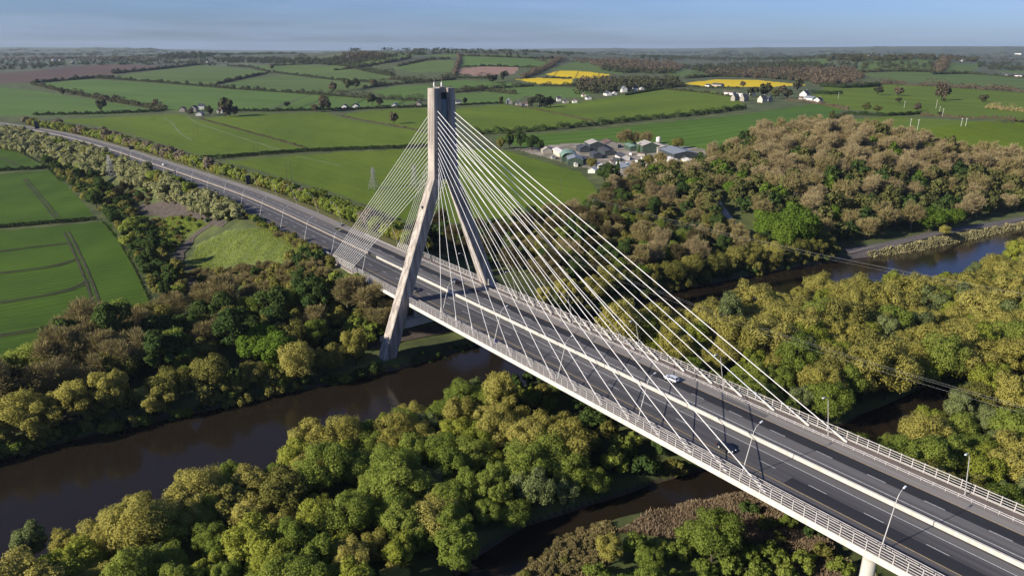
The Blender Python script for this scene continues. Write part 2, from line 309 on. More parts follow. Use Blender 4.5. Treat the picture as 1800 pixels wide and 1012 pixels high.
def h_base(x, y):
    x = np.asarray(x, float); y = np.asarray(y, float); sh = x.shape; x = x.ravel(); y = y.ravel()
    u, v, d = uv(x, y); out = np.empty(len(x))
    for i in range(0, len(x), 20000):
        q = np.stack([u[i:i+20000], v[i:i+20000]], 1)
        out[i:i+20000] = _phi(((q[:, None]-_UV[None])**2).sum(2))@_Wt[:-1]+_Wt[-1]
    out = np.where((x > -60) & (d < 420) & (x < 400), np.minimum(out, -18.6+np.maximum(0, np.abs(x-60)-90)*0.12), out)
    aa = u/2.6; out = out+sstep(5500, 10000, d)*np.maximum(-6, 10*(np.sin(aa*41+1)+0.7*np.sin(aa*97+2)+0.5*np.sin(aa*213)*np.sin(aa*31)+0.4*np.sin(aa*480)*np.sin(aa*57)))*sstep(15000, 11500, d)
    return np.minimum(out.reshape(sh), -18.8+0.33*np.maximum(0, -river_s(x, y).reshape(sh)-26))
RIV_Y = np.array([-700,-300,-160,-125,-100,-70,-50,-25,0,20,60,129,176,212,247,284,374,408,520,700,1100])
RIV_F = np.array([-60,-22,-8,-8,-4,0,4,8,8,6,6,11,19,26,34,47,60,64,84,130,260])
RIV_N = np.array([10,34,46,47,47,46,46,46,46,46,50,57,68,78,84,89,98,103,128,176,310])
CH = np.array([(230,-330),(175,-160),(140,-105),(120,-78),(112,-60),(109.5,-45),(112,-25),(118,-5),(124,12),(129,40),(134,68),(138,100),(139,118)], float)
def river_s(x, y): return np.minimum(x-np.interp(y, RIV_Y, RIV_F), np.interp(y, RIV_Y, RIV_N)-x)
def poly_dist(x, y, P):
    d = np.full(x.shape, 1e9); tt = np.zeros(x.shape)
    acc = 0.0
    for (ax, ay), (bx, by) in zip(P[:-1], P[1:]):
        L = math.hypot(bx-ax, by-ay); t = np.clip(((x-ax)*(bx-ax)+(y-ay)*(by-ay))/(L*L), 0, 1)
        e = np.hypot(x-ax-t*(bx-ax), y-ay-t*(by-ay)); k = e < d
        d = np.where(k, e, d); tt = np.where(k, acc+t*L, tt); acc += L
    return d, tt
def chan_s(x, y): d, t = poly_dist(x, y, CH); return np.interp(y, [-60, -22, -8, 14, 60, 75, 118], [4.2, 4.6, 6.0, 6.5, 7.5, 9.0, 5])-d+1.2*np.sin(t*0.07)
def h_river(x, y):
    z = h_base(x, y)
    k = np.maximum(sstep(-4, 3.5, river_s(x, y)), sstep(-4, 3, chan_s(x, y)))
    return z*(1-k)+(-25.5)*k
def hit(px, py, hf=None):
    """where the line of sight through a point of the photograph meets the ground"""
    hf = hf or h_base
    r = px_ray(px, py); r = np.atleast_2d(r); out = []
    ts = np.geomspace(60, 20000, 500)
    for q in r:
        q = q/np.linalg.norm(q); p = CAM+ts[:, None]*q; g = p[:, 2]-hf(p[:, 0], p[:, 1])
        i = np.argmax(g < 0) if (g < 0).any() else len(ts)-1
        i = max(i, 1); a, b = g[i-1], g[i]; t = ts[i-1]+(ts[i]-ts[i-1])*(a/(a-b) if a != b else 1)
        if not (g < 0).any(): t = 9000.0
        w = CAM+t*q; w[2] = hf(w[:1], w[1:2])[0]; out.append(w)
    return np.array(out)
def to_px(p):
    q = np.atleast_2d(p)-CAM; z = q@AF
    return np.stack([PW/2+FPX*(q@AR)/z, PH/2-FPX*(q@AU)/z], 1)
def in_poly(x, y, P):
    x = np.asarray(x); y = np.asarray(y); c = np.zeros(x.shape, bool); n = len(P)
    for i in range(n):
        (x1, y1), (x2, y2) = P[i], P[(i+1) % n]
        if y1 == y2: continue
        c ^= ((y1 > y) != (y2 > y)) & (x < (x2-x1)*(y-y1)/(y2-y1)+x1)
    return c

# ---- motorway centre line: dead straight over the bridge, then bending left and sinking beyond x = -250
def road_z(x): return -9.5*sstep(-160, -720, x)-1.0*sstep(-700, -1200, x)
_rp = [(391.5, 333.5), (334, 309.5), (300, 297.5), (252, 282), (205, 265), (143, 246.5), (100, 236), (50, 226.5), (0, 219), (-60, 211)]
RC = [(320.0, 0.2), (-60, 0.2), (-150, 0.2), (-215, 0.0)]
for (a, b) in _rp[1:]:
    z = -6.0
    for _ in range(8):
        q = px_ray(a, b); t = (z+0.9-CAM[2])/q[2]; w = CAM+t*q; z = float(road_z(w[0]))
    RC.append((w[0], w[1]))
RC = np.array(RC)
def smooth_line(P, step=5.0, it=40):
    P = np.asarray(P, float); d = np.r_[0, np.cumsum(np.hypot(*np.diff(P, axis=0).T))]; n = int(d[-1]/step)+1; s = np.linspace(0, d[-1], n)
    Q = np.stack([np.interp(s, d, P[:, 0]), np.interp(s, d, P[:, 1])], 1)
    for _ in range(it): Q[1:-1] = 0.5*Q[1:-1]+0.25*(Q[:-2]+Q[2:])
    return Q
RL = smooth_line(RC, 4.0, 160); RL = np.vstack([RL])
_tg = np.gradient(RL, axis=0); _tg /= np.linalg.norm(_tg, axis=1)[:, None]
RN = np.stack([_tg[:, 1], -_tg[:, 0]], 1)                     # points to +y side when running towards -x
RZ = road_z(RL[:, 0])
def road_pt(x, off, dz=0.0):
    """point of the road at centre-line station nearest to x, off metres to the far (+) or near (-) side"""
    i = np.interp(-x, -RL[:, 0], np.arange(len(RL))); k = np.arange(len(RL))
    g = lambda a: float(np.interp(i, k, a))
    return np.array([g(RL[:, 0])+g(RN[:, 0])*off, g(RL[:, 1])+g(RN[:, 1])*off, g(RZ)+dz])
ROADP = RL[RL[:, 0] < -58]
_rpx, _rpz = ROADP[::3], road_z(ROADP[::3][:, 0])
def h(x, y):
    x = np.asarray(x, float); y = np.asarray(y, float)
    z = h_river(x, y)+0.25*np.sin(x*0.11+np.sin(y*0.07)*2)*np.sin(y*0.09)*sstep(0, 8, -river_s(x, y))
    near = (x < 0) & (x > RL[-1, 0]-60) & (np.abs(y-np.interp(x, RL[::-1, 0], RL[::-1, 1])) < 75)
    if near.any():
        xs, ys = x[near], y[near]; d = np.full(xs.shape, 1e9); zz = np.zeros(xs.shape)
        for i in range(len(_rpx)-1):
            (ax, ay), (bx, by) = _rpx[i], _rpx[i+1]; L2 = (bx-ax)**2+(by-ay)**2
            t = np.clip(((xs-ax)*(bx-ax)+(ys-ay)*(by-ay))/L2, 0, 1); e = np.hypot(xs-ax-t*(bx-ax), ys-ay-t*(by-ay)); k = e < d
            d = np.where(k, e, d); zz = np.where(k, _rpz[i]+t*(_rpz[i+1]-_rpz[i]), zz)
        zb = z[near]; w = np.abs(zz-zb)*1.6+4
        k = 1-np.clip((d-20.5)/w, 0, 1); k = k*k*(3-2*k)
        z = z.copy(); z[near] = zb*(1-k)+(zz-0.45)*k
    return z

# ------------------------------------------------------------ ground sheet and fields (one tessellation, split by what grows on it)
az = np.r_[np.arange(-180, -60, 6.0), np.arange(-60, -40, 1.0), np.arange(-40, 40.01, 0.2), np.arange(41, 60.1, 1.0), np.arange(66, 180.1, 6.0)]
rr = np.r_[0.5, 12, 24, 36, 48, np.exp(np.arange(math.log(58), math.log(700), 0.0072)), np.exp(np.arange(math.log(700), math.log(14500), 0.011))]
AA, RR = np.meshgrid(np.radians(az)+YAW, rr, indexing='ij')
GX = CAM[0]+RR*np.cos(AA); GY = CAM[1]+RR*np.sin(AA); GZ = h(GX, GY)
na, nr = GX.shape; GV = np.stack([GX, GY, GZ], 2).reshape(-1, 3)
idx = np.arange(na*nr).reshape(na, nr); GQ = np.stack([idx[:-1, :-1], idx[:-1, 1:], idx[1:, 1:], idx[1:, :-1]], 2).reshape(-1, 4)[:, ::-1]
GC = GV[GQ].mean(1); GP = to_px(GC); front = ((GC-CAM)@AF) > 10
GD = np.hypot(GC[:, 0]-CAM[0], GC[:, 1]-CAM[1])
owner = np.full(len(GQ), -1); owner[GD > 2600] = -2
PAST, PASTD = (0.108, 0.152, 0.014), (0.062, 0.098, 0.010)
CROP, CROPD = (0.092, 0.148, 0.032), (0.062, 0.108, 0.024)
DEEP, DEEPD = (0.062, 0.112, 0.010), (0.034, 0.068, 0.007)
STRI, STRID = (0.072, 0.130, 0.016), (0.050, 0.096, 0.012)
FARG, FARGD = (0.092, 0.132, 0.034), (0.060, 0.094, 0.026)
YEL, YELD = (0.56, 0.41, 0.010), (0.44, 0.31, 0.008)
BRN, BRND = (0.105, 0.072, 0.055), (0.07, 0.047, 0.038)
def wang(p, q):
    """material angle that makes stripes run along the photo line p-q on the ground"""
    a, b = hit([p[0], q[0]], [p[1], q[1]]); return -math.atan2(b[1]-a[1], b[0]-a[0])
FIELDS = [
 ('deep green crop field with bent wheel tracks at the left edge below the roadside scrub', [(-80,412),(60,401),(176,390),(196,394),(214,430),(240,476),(256,510),(266,540),(215,575),(120,600),(60,625),(0,640),(-80,650)], DEEP, DEEPD, ((0,532),(100,515)), 0, 3.2),
 ('deep green crop field between two dark hedges at the left edge', [(-80,318),(0,306),(94,299),(120,328),(150,360),(166,378),(120,386),(60,391),(0,397),(-80,405)], DEEP, DEEPD, ((0,350),(70,343)), 0, 3.2),
 ('small green wedge of crop field at the left edge under the pale shrubs', [(-80,246),(0,252),(40,272),(78,293),(40,296),(0,299),(-80,303)], DEEP, DEEPD, ((0,285),(60,280)), 0, 3.2),
 ('long pasture beside the motorway with the farmhouse at its top', [(95,212),(180,206),(312,200),(352,211),(450,237),(545,264),(470,270),(391,277),(350,272),(300,258),(230,236),(160,220)], PAST, PASTD, ((230,236),(350,272)), 0, 0),
 ('pasture left of the bridge tower above the trimmed black hedge', [(352,209),(430,200),(570,198),(605,208),(670,220),(746,232),(770,240),(770,255),(660,259),(547,263)], PAST, PASTD, ((352,210),(545,263)), 0, 0),
 ('strip of pasture directly left of the tower head under the row of houses', [(600,202),(640,196),(700,192),(790,188),(800,232),(740,228),(668,217)], PAST, PASTD, ((600,203),(740,228)), 0, 0),
 ('large pasture crossed by the left fan of bridge cables', [(396,283),(470,277),(560,270),(755,260),(880,263),(958,285),(1020,303),(1044,326),(1053,352),(1020,362),(930,372),(830,392),(720,392),(655,364),(590,340),(500,313)], PAST, PASTD, ((396,283),(640,358)), 0, 0),
 ('pasture right of the tower head with a ragged fence on its right side', [(795,191),(885,184),(930,190),(1040,214),(960,228),(900,233),(838,236)], PAST, PASTD, ((800,200),(1000,210)), 0, 0),
 ('rising pasture below the roadside cottages in the middle distance', [(928,189),(1010,181),(1060,173),(1110,165),(1170,155),(1255,160),(1300,176),(1306,188),(1240,197),(1100,211),(1048,214)], PAST, PASTD, ((1000,205),(1250,180)), 0, 0),
 ('striped crop field behind the farmyard and the brown wood', [(868,240),(1000,232),(1100,222),(1300,202),(1400,187),(1440,182),(1482,196),(1450,214),(1420,222),(1340,235),(1255,270),(1190,262),(1000,266),(930,262),(880,250)], STRI, STRID, ((1020,245),(1260,222)), 27.0, 0, 0.12),
 ('big pasture at the right edge behind the brown wood', [(1440,228),(1490,210),(1570,204),(1690,212),(1800,216),(1890,218),(1890,320),(1800,300),(1700,276),(1600,254),(1500,244)], PAST, PASTD, ((1500,220),(1790,225)), 0, 0),
 ('upper right pasture crossed by a pale fence with three lone trees', [(1420,176),(1452,152),(1560,149),(1640,152),(1800,164),(1890,168),(1890,214),(1800,212),(1700,208),(1610,203),(1540,197),(1470,192)], PAST, PASTD, ((1500,170),(1720,182)), 0, 0),
 ('bluish crop field at the left edge with one spreading tree', [(-80,155),(0,154),(60,159),(150,174),(230,186),(275,196),(190,202),(60,204),(-80,205)], CROP, CROPD, ((0,180),(200,190)), 0, 0),
 ('long bluish crop field behind the left farmhouse', [(57,148),(150,140),(250,145),(400,157),(548,166),(510,178),(470,192),(420,195),(300,195),(240,186),(160,168),(80,154)], CROP, CROPD, ((100,150),(400,170)), 0, 0),
 ('pale green field with slanting dark tramlines left of the tower', [(552,166),(620,170),(742,178),(700,187),(600,189),(485,193),(520,178)], CROP, CROPD, ((420,195),(520,165)), 75.0, 0, 0.10),
 ('pale green hillside field on the left skyline side', [(202,135),(300,119),(352,114),(440,122),(476,128),(430,137),(375,148),(290,146)], FARG, FARGD, ((300,125),(440,128)), 0, 0),
 ('wide green hillside field left of the tower below the wooded ridge', [(442,115),(560,115),(620,122),(690,135),(680,143),(600,141),(500,131)], FARG, FARGD, ((442,116),(600,140)), 0, 0),
 ('narrow light green field between two hedges left of the tower', [(385,152),(430,140),(500,132),(600,143),(655,147),(640,155),(560,162),(470,160)], FARG, FARGD, ((420,150),(600,152)), 0, 0),
 ('brown ploughed field at the left edge of the middle distance', [(-80,136),(0,129),(90,122),(180,113),(300,116),(330,118),(250,126),(170,134),(60,144),(-80,150)], BRN, BRND, ((0,135),(200,120)), 0, 0),
 ('green field just left of the tower top', [(652,161),(700,151),(752,151),(800,160),(760,172),(700,175)], CROP, CROPD, ((650,165),(750,155)), 0, 0),
 ('dull green field right of the tower top', [(800,166),(860,162),(930,167),(890,182),(800,186)], CROP, CROPD, ((800,175),(890,170)), 0, 0),
 ('dull green field below the yellow rapeseed', [(884,153),(960,152),(1046,158),(1030,172),(970,172),(905,166)], CROP, CROPD, ((884,160),(1030,165)), 0, 0),
 ('green field behind the tower right shoulder', [(770,141),(870,143),(946,148),(930,156),(860,160),(790,156)], CROP, CROPD, ((780,150),(940,150)), 0, 0),
 ('reddish brown ploughed field on the hill right of the tower', [(803,122),(850,117),(912,118),(905,130),(840,134),(800,129)], (0.26, 0.165, 0.125), (0.20, 0.13, 0.10), ((800,125),(900,125)), 0, 0),
 ('dark green hill field above the reddish ploughed one', [(808,100),(900,101),(972,104),(958,121),(915,117),(812,116)], CROP, CROPD, ((810,105),(960,110)), 0, 0),
 ('dull green hill meadow left of the far wood', [(968,122),(1010,108),(1060,110),(1096,118),(1092,130),(1000,126)], FARG, FARGD, ((970,120),(1090,120)), 0, 0),
 ('upper yellow rapeseed field with dark tramlines', [(958,131),(985,124),(1030,126),(1070,131),(1064,138),(1000,138)], YEL, YELD, ((1000,140),(1010,122)), 60.0, 0, 0.09),
 ('lower yellow rapeseed field beside the ivy trees', [(906,140),(950,137),(1008,140),(1006,148),(950,148)], YEL, YELD, ((906,142),(1000,142)), 0, 0),
 ('long yellow rapeseed strip behind the white farmhouses on the right', [(1196,147),(1260,140),(1330,141),(1420,150),(1352,153),(1250,153)], YEL, YELD, ((1200,148),(1400,150)), 0, 0),
 ('pale hill field on the left of the summit houses', [(560,120),(620,107),(684,98),(738,95),(700,106),(640,117)], FARG, FARGD, ((600,112),(720,98)), 0, 0),
 ('pale hill field between hedges behind the tower top', [(690,119),(735,108),(800,106),(792,126),(720,127)], FARG, FARGD, ((700,120),(790,112)), 0, 0),
 ('top hill field under the skyline houses', [(730,98),(800,95),(900,97),(960,100),(880,99),(800,101)], FARG, FARGD, ((740,97),(900,97)), 0, 0),
 ('pale meadow on the right hill below the manor wood', [(1386,106),(1462,104),(1448,116),(1392,114)], FARG, FARGD, ((1390,108),(1450,108)), 0, 0),
 ('pale meadow in the right distance above the brown hedge trees', [(1510,130),(1600,125),(1700,128),(1800,140),(1890,150),(1890,158),(1760,152),(1650,148),(1560,140)], FARG, FARGD, ((1510,132),(1750,138)), 0, 0),
 ('small pale meadow beside the brown clump on the right hill', [(1655,110),(1722,113),(1712,129),(1660,127)], FARG, FARGD, ((1660,115),(1710,118)), 0, 0),
 ('parkland meadow in front of the manor on the right hill', [(1520,105),(1640,104),(1640,124),(1560,126),(1500,128)], FARG, FARGD, ((1520,110),(1630,112)), 0, 0),
 ('pale distant meadow left of the long rapeseed strip', [(1165,124),(1235,122),(1250,130),(1180,137)], FARG, FARGD, ((1170,128),(1240,126)), 0, 0),
 ('distant dull meadow on the far right', [(1740,125),(1890,124),(1890,134),(1790,132)], FARG, FARGD, ((1740,128),(1880,128)), 0, 0),
]
for i, F in enumerate(FIELDS):
    k = in_poly(GP[:, 0], GP[:, 1], F[1]) & front & (GD > 130)
    owner[k] = i
GROUNDPATCH = [('scrub_meadow', 'scrub_ground', [(318,500),(322,470),(345,430),(400,405),(470,398),(560,430),(585,470),(560,520),(480,520),(380,505)]),
               ('yard', 'yard_concrete', [(905,262),(1000,252),(1060,250),(1180,255),(1240,262),(1245,285),(1180,305),(1100,312),(1050,300),(1000,288)])]
roadd = np.abs(GC[:, 1]-np.interp(GC[:, 0], RL[::-1, 0], RL[::-1, 1]))
for j, P in enumerate(GROUNDPATCH):
    k = in_poly(GP[:, 0], GP[:, 1], P[2]) & front; owner[k & (roadd > 22)] = 100+j
owner[(roadd < 21.5) & (GC[:, 0] < -50) & (GC[:, 0] > RL[-1, 0]) & (owner > -2)] = 110
rs = river_s(GC[:, 0], GC[:, 1]); cs = chan_s(GC[:, 0], GC[:, 1])
owner[(np.maximum(rs, cs) > -1.0) & (GD < 1500)] = 111
GF = np.full(len(GQ), -3)
def sub_mesh(name, k, m, kind='structure'):
    q = GQ[k]; u, inv = np.unique(q, return_inverse=True)
    o = bpy.data.objects.new(name, np_mesh(name, GV[u], inv.reshape(q.shape), m, smooth=True)); link(o); o['kind'] = kind; return o
tag(sub_mesh('ground', owner == -1, M['ground']), 'rough green and olive ground between the fields, woods and river', 'ground')
tag(sub_mesh('hills', owner == -2, M['far_ground']), 'distant rolling hills and far countryside', 'hills')
for i, F in enumerate(FIELDS):
    if not (owner == i).any(): continue
    a = wang(*F[4])
    m = field_mat('field_sward', F[2], F[3], a, F[5], tuple(0.55*c for c in F[3]), 5.0 if F[2] is DEEP else (13.0 if F[2] in (PAST, CROP, STRI) else 0), rowfac=0.34 if F[2] is DEEP else 0.13, width=F[7] if len(F) > 7 else 0.035, ns=0.012 if F[2] is not DEEP else 0.02)
    tag(sub_mesh('field', owner == i, m), F[0], 'field')
for j, P in enumerate(GROUNDPATCH):
    tag(sub_mesh(P[0], owner == 100+j, M[P[1]]), {'scrub_meadow': 'rough tussocky meadow inside the bend of the dirt track', 'yard': 'pale concrete farm and works yard'}[P[0]], 'ground')
tag(sub_mesh('road_verge', owner == 110, M['verge']), 'yellowish grass verge along both sides of the motorway', 'verge')
tag(sub_mesh('river_bank', owner == 111, M['mud']), 'brown muddy river bed and banks', 'bank')
# water
wy = np.linspace(-700, 1100, 200); wv = []; 
for y in wy: wv += [(np.interp(y, RIV_Y, RIV_F)-5, y, -22.6), (np.interp(y, RIV_Y, RIV_N)+5, y, -22.6)]
wq = [(2*i, 2*i+1, 2*i+3, 2*i+2) for i in range(len(wy)-1)]
tag(link(bpy.data.objects.new('river', np_mesh('river', wv, wq, M['river_water']))), 'dark brown river running under the bridge', 'river', kind='structure')
CL = smooth_line(CH, 5, 6); cn = np.gradient(CL, axis=0); cn /= np.linalg.norm(cn, axis=1)[:, None]; cv = []
for p, t in zip(CL, cn): cv += [(p[0]-t[1]*13, p[1]+t[0]*13, -22.9), (p[0]+t[1]*13, p[1]-t[0]*13, -22.9)]
tag(link(bpy.data.objects.new('side_channel', np_mesh('side_channel', cv, [(2*i, 2*i+1, 2*i+3, 2*i+2) for i in range(len(CL)-1)], M['river_water']))), 'muddy side channel winding under the right end of the bridge', 'water', kind='structure')

def ribbon(name, pts, width, m, dz=0.12, label=None, cat=None, wvar=0.0, step=2.0, kind='structure'):
    """a strip of track draped on the ground along world points"""
    L = smooth_line(pts, step, 3); t = np.gradient(L, axis=0); t /= np.linalg.norm(t, axis=1)[:, None]; nrm = np.stack([-t[:, 1], t[:, 0]], 1)
    w = width*(1+wvar*np.sin(np.arange(len(L))*0.7)*np.sin(np.arange(len(L))*0.23))
    offs = np.linspace(-0.5, 0.5, 4); V = []
    for o in offs: p = L+nrm*(o*w)[:, None]; V.append(np.c_[p, h(p[:, 0], p[:, 1])+dz])
    V = np.stack(V, 1).reshape(-1, 3); n = len(L)
    q = [(i*4+j, i*4+j+1, (i+1)*4+j+1, (i+1)*4+j) for i in range(n-1) for j in range(3)]
    o = link(bpy.data.objects.new(name, np_mesh(name, V, q, m))); return tag(o, label, cat, kind=kind)
def gpts(px): return [tuple(w[:2]) for w in hit([p[0] for p in px], [p[1] for p in px], h)]
ribbon('dirt_track', gpts([(232,372),(300,371),(345,374),(378,392),(360,400),(335,420),(316,445),(308,475),(322,498),(345,512)]), 5.0, M['soil_track'], 0.3, 'brown dirt track curving round the rough meadow', 'track', 0.15)
ribbon('dirt_track', gpts([(285,380),(330,374),(372,388),(395,396)]), 3.6, M['soil_track'], 0.34, 'short spur of the dirt track below the pale shrubs', 'track', 0.2)
ribbon('bare_soil', gpts([(310,470),(335,505),(375,520),(395,530)]), 14, M['soil_dark'], 0.24, 'bare dark soil at the lower end of the dirt track', 'soil', 0.25)
ribbon('bare_soil', gpts([(240,365),(290,362),(340,368)]), 9, M['soil_track'], 0.22, 'bare stony ground at the top of the dirt track', 'soil', 0.3)
ribbon('river_path', [(-19,-140),(-17,-90),(-14,-50),(-12,-30),(-9,-8),(-6,16),(-2,40),(4,75)], 5.6, M['soil_track'], 0.3, 'pale riverside path passing under the bridge beside the tower foot', 'path', 0.1)
mat('track_pale', (0.115, 0.155, 0.045), 0.95, col2=(0.085, 0.13, 0.025), vscale=0.3)
for px, lb in [([(288,207),(302,216),(314,232),(325,240),(337,247)], 'faint pale track curving down the long pasture'), ([(330,206),(347,217),(398,234),(445,249),(498,266)], 'faint pale track slanting across the long pasture'), ([(520,276),(560,282),(600,292)], 'faint pale track in the pasture crossed by the cables')]:
    ribbon('grass_track', gpts(px), 3.2, M['track_pale'], 0.12, lb, 'track', 0.3, 4.0)
# wheel tracks in the two deep green fields
def tramline(px, label):
    for s in (-1.0, 1.0):
        P = np.array(gpts(px)); L = smooth_line(P, 3, 3); t = np.gradient(L, axis=0); t /= np.linalg.norm(t, axis=1)[:, None]
        ribbon('wheel_track', L+np.stack([-t[:, 1], t[:, 0]], 1)*s*1.15, 1.05, M['rut'], 0.18, label, 'wheel track', 0.3, 3.0)
for px, lb in [([(116,408),(127,428),(141,458),(150,480),(160,505),(170,535)], 'wheel track running down the headland of the left field'),
           ([(-40,445),(0,442),(60,434),(118,428)], 'uppermost cross track in the left field'), ([(-40,484),(0,480),(60,474),(110,466),(137,455)], 'second cross track in the left field'),
           ([(-40,536),(0,532),(60,524),(110,514),(146,502),(158,491)], 'third cross track in the left field'), ([(-40,596),(0,591),(50,583),(85,575)], 'lowest cross track in the left field'),
           ([(44,314),(60,335),(80,358),(100,383)], 'wheel tracks in the middle left field'), ([(0,276),(20,285),(36,294)], 'wheel track in the wedge field')]:
    tramline(px, lb)

# ------------------------------------------------------------ motorway: carriageways, markings, central barrier
def strip(name, o0, o1, m, dz, x0=322, x1=-9999, label=None, cat='road', kind='structure'):
    k = (RL[:, 0] <= x0) & (RL[:, 0] >= x1); L, N, Z = RL[k], RN[k], RZ[k]
    a, b = L+N*o0, L+N*o1; V = np.stack([np.c_[a, Z+dz], np.c_[b, Z+dz]], 1).reshape(-1, 3)
    q = [(2*i, 2*i+1, 2*i+3, 2*i+2) for i in range(len(L)-1)]
    return tag(link(bpy.data.objects.new(name, np_mesh(name, V, q, m))), label, cat, kind=kind)
strip('road', -16.0, -0.05, M['asphalt_worn'], 0.0, label='near carriageway of worn dark asphalt')
strip('road', 0.65, 7.1, M['asphalt_mid'], 0.0, label='inner lane of the far carriageway in greyer asphalt')
strip('road', 7.1, 10.75, M['asphalt_new'], 0.0, x1=-115, label='outer lane of the far carriageway in fresh black asphalt')
strip('road', 7.1, 10.75, M['asphalt_mid'], 0.0, x0=-115, label='outer lane of the far carriageway beyond the bridge in greyer asphalt')
strip('road', 10.75, 16.0, M['asphalt_pale'], 0.0, label='pale hard shoulder of the far carriageway')
strip('road_marking', -10.8, -10.62, M['paint_yellow'], 0.006, label='yellow edge line of the near carriageway', cat='road marking')
strip('road_marking', -2.95, -2.78, M['paint_white'], 0.006, label='white inner edge line of the near carriageway', cat='road marking')
strip('road_marking', 3.22, 3.39, M['paint_white'], 0.006, label='white inner edge line of the far carriageway', cat='road marking')
strip('road_marking', 10.70, 10.86, M['paint_yellow'], 0.006, label='pale yellow edge line along the far hard shoulder', cat='road marking')
def dashes(name, off, x0, label):
    V = []; q = []
    for k in range(-52, 20):
        xs = x0+12*k
        for c in (0,):
            A, B = road_pt(xs, off-0.075, 0.012), road_pt(xs, off+0.075, 0.012); C_, D = road_pt(xs+4.03, off+0.075, 0.012), road_pt(xs+4.03, off-0.075, 0.012)
            n = len(V); V += [A, B, C_, D]; q.append((n, n+1, n+2, n+3))
    tag(link(bpy.data.objects.new(name, np_mesh(name, V, q, M['paint_white']))), label, 'road marking', kind='structure')
dashes('road_marking', -6.75, 45.69, 'broken white lane line of the near carriageway')
dashes('road_marking', 7.18, 147.26, 'broken white lane line of the far carriageway')
def sweep(name, prof, m, x0, x1, parent=None):
    """profile (offset, height) swept along the motorway between two x"""
    k = (RL[:, 0] <= x0) & (RL[:, 0] >= x1); L, N, Z = RL[k], RN[k], RZ[k]; n = len(prof); V = []
    for p, nn, z in zip(L, N, Z): V += [(p[0]+nn[0]*o, p[1]+nn[1]*o, z+dz) for o, dz in prof]
    q = [(i*n+j, i*n+(j+1) % n, (i+1)*n+(j+1) % n, (i+1)*n+j) for i in range(len(L)-1) for j in range(n)]
    b = MB(); b.add(V, q); b.f += [tuple(range(n)), tuple(range((len(L)-1)*n, len(L)*n))]; b.m += [0, 0]
    return b.build(name, m, parent)
o = sweep('median_barrier', [(0.0, 0), (0.06, 0.92), (0.56, 0.92), (0.64, 0)], M['barrier_concrete'], 322, -58)
tag(o, 'pale concrete barrier along the middle of the bridge between the carriageways', 'barrier')
o = sweep('median_barrier', [(0.1, 0), (0.15, 0.8), (0.45, 0.8), (0.5, 0)], M['deck_concrete'], -62, -900)
tag(o, 'narrower pale barrier along the middle of the motorway beyond the bridge', 'barrier')
# slots: joints in the barrier face every 12 m
def patch(x0, x1, o0, o1, m, label, dz=0.004):
    V = [road_pt(a, o, 0)+np.array([0, 0, dz]) for a, o in ((x0, o0), (x0, o1), (x1, o1), (x1, o0))]
    tag(link(bpy.data.objects.new('road_patch', np_mesh('road_patch', V, [(0, 1, 2, 3)], m))), label, 'road patch', kind='structure')
for x0, x1, o0, o1, mm, lb in [(-38.3, -37.4, -13.9, -0.05, 'rut', 'dark expansion joint across the near carriageway by the abutment'), (-38.3, -37.4, 0.7, 13.9, 'rut', 'dark expansion joint across the far carriageway by the abutment'), (60, 92, -5.9, -3.2, 'asphalt_mid', 'paler resurfaced strip in the inner near lane'), (150, 196, -10.4, -7.0, 'asphalt_new', 'darker resurfaced strip in the outer near lane'), (118, 131, 11.2, 13.2, 'asphalt_mid', 'darker patch in the far hard shoulder'), (15, 40, -13.4, -11.2, 'asphalt_mid', 'greyer strip along the near edge of the road'), (196, 240, -2.7, -0.1, 'asphalt_pale', 'pale gritty strip beside the barrier'), (-30, 196, -2.7, -0.6, 'asphalt_mid', 'gritty strip along the near foot of the barrier')]: patch(x0, x1, o0, o1, M[mm], lb)
# ------------------------------------------------------------ the bridge
BR = empty('cable_stayed_bridge', (1.2, 0, -20)); tag(BR, 'long cable-stayed motorway bridge with one tall inverted-Y concrete tower over the river', 'bridge')
def bpart(b, name, m, parent=None, **kw):
    o = b.build(name, m, None, **kw); o.parent = parent or BR
    if parent is None: o.matrix_parent_inverse = Matrix.Translation((-1.2, 0, 20))
    return o
b = MB(); X0, X1 = -37.0, 322.0
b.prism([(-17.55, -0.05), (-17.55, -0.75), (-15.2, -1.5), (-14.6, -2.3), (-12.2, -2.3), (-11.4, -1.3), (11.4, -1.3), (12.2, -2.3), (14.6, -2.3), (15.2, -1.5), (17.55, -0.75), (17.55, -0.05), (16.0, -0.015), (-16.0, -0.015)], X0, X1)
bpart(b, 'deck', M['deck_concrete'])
for s in (-1, 1):
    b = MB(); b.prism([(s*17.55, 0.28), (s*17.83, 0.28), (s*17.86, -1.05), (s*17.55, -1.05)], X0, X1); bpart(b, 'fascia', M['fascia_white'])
    b = MB(); b.prism([(s*16.0, 0.0), (s*16.0, 0.16), (s*17.55, 0.2), (s*17.55, -0.04)], -62, X1); bpart(b, 'service_strip', M['strip_brown'])
b = MB()
for x in np.arange(-30, 318, 9.69): b.box(x-0.2, x+0.2, -12, 12, -2.2, -1.31)
bpart(b, 'cross_girder', M['deck_concrete'])
for s in (-1, 1):
    b = MB(); b.prism([(s*16.2, -0.05), (s*17.9, -0.05), (s*18.4, -16), (s*16.2, -16)], -62.5, -37.6); bpart(b, 'abutment_wall', M['concrete'])
b = MB(); b.box(-44, -38, -16.2, 16.2, -16, -0.1); bpart(b, 'abutment', M['concrete'])
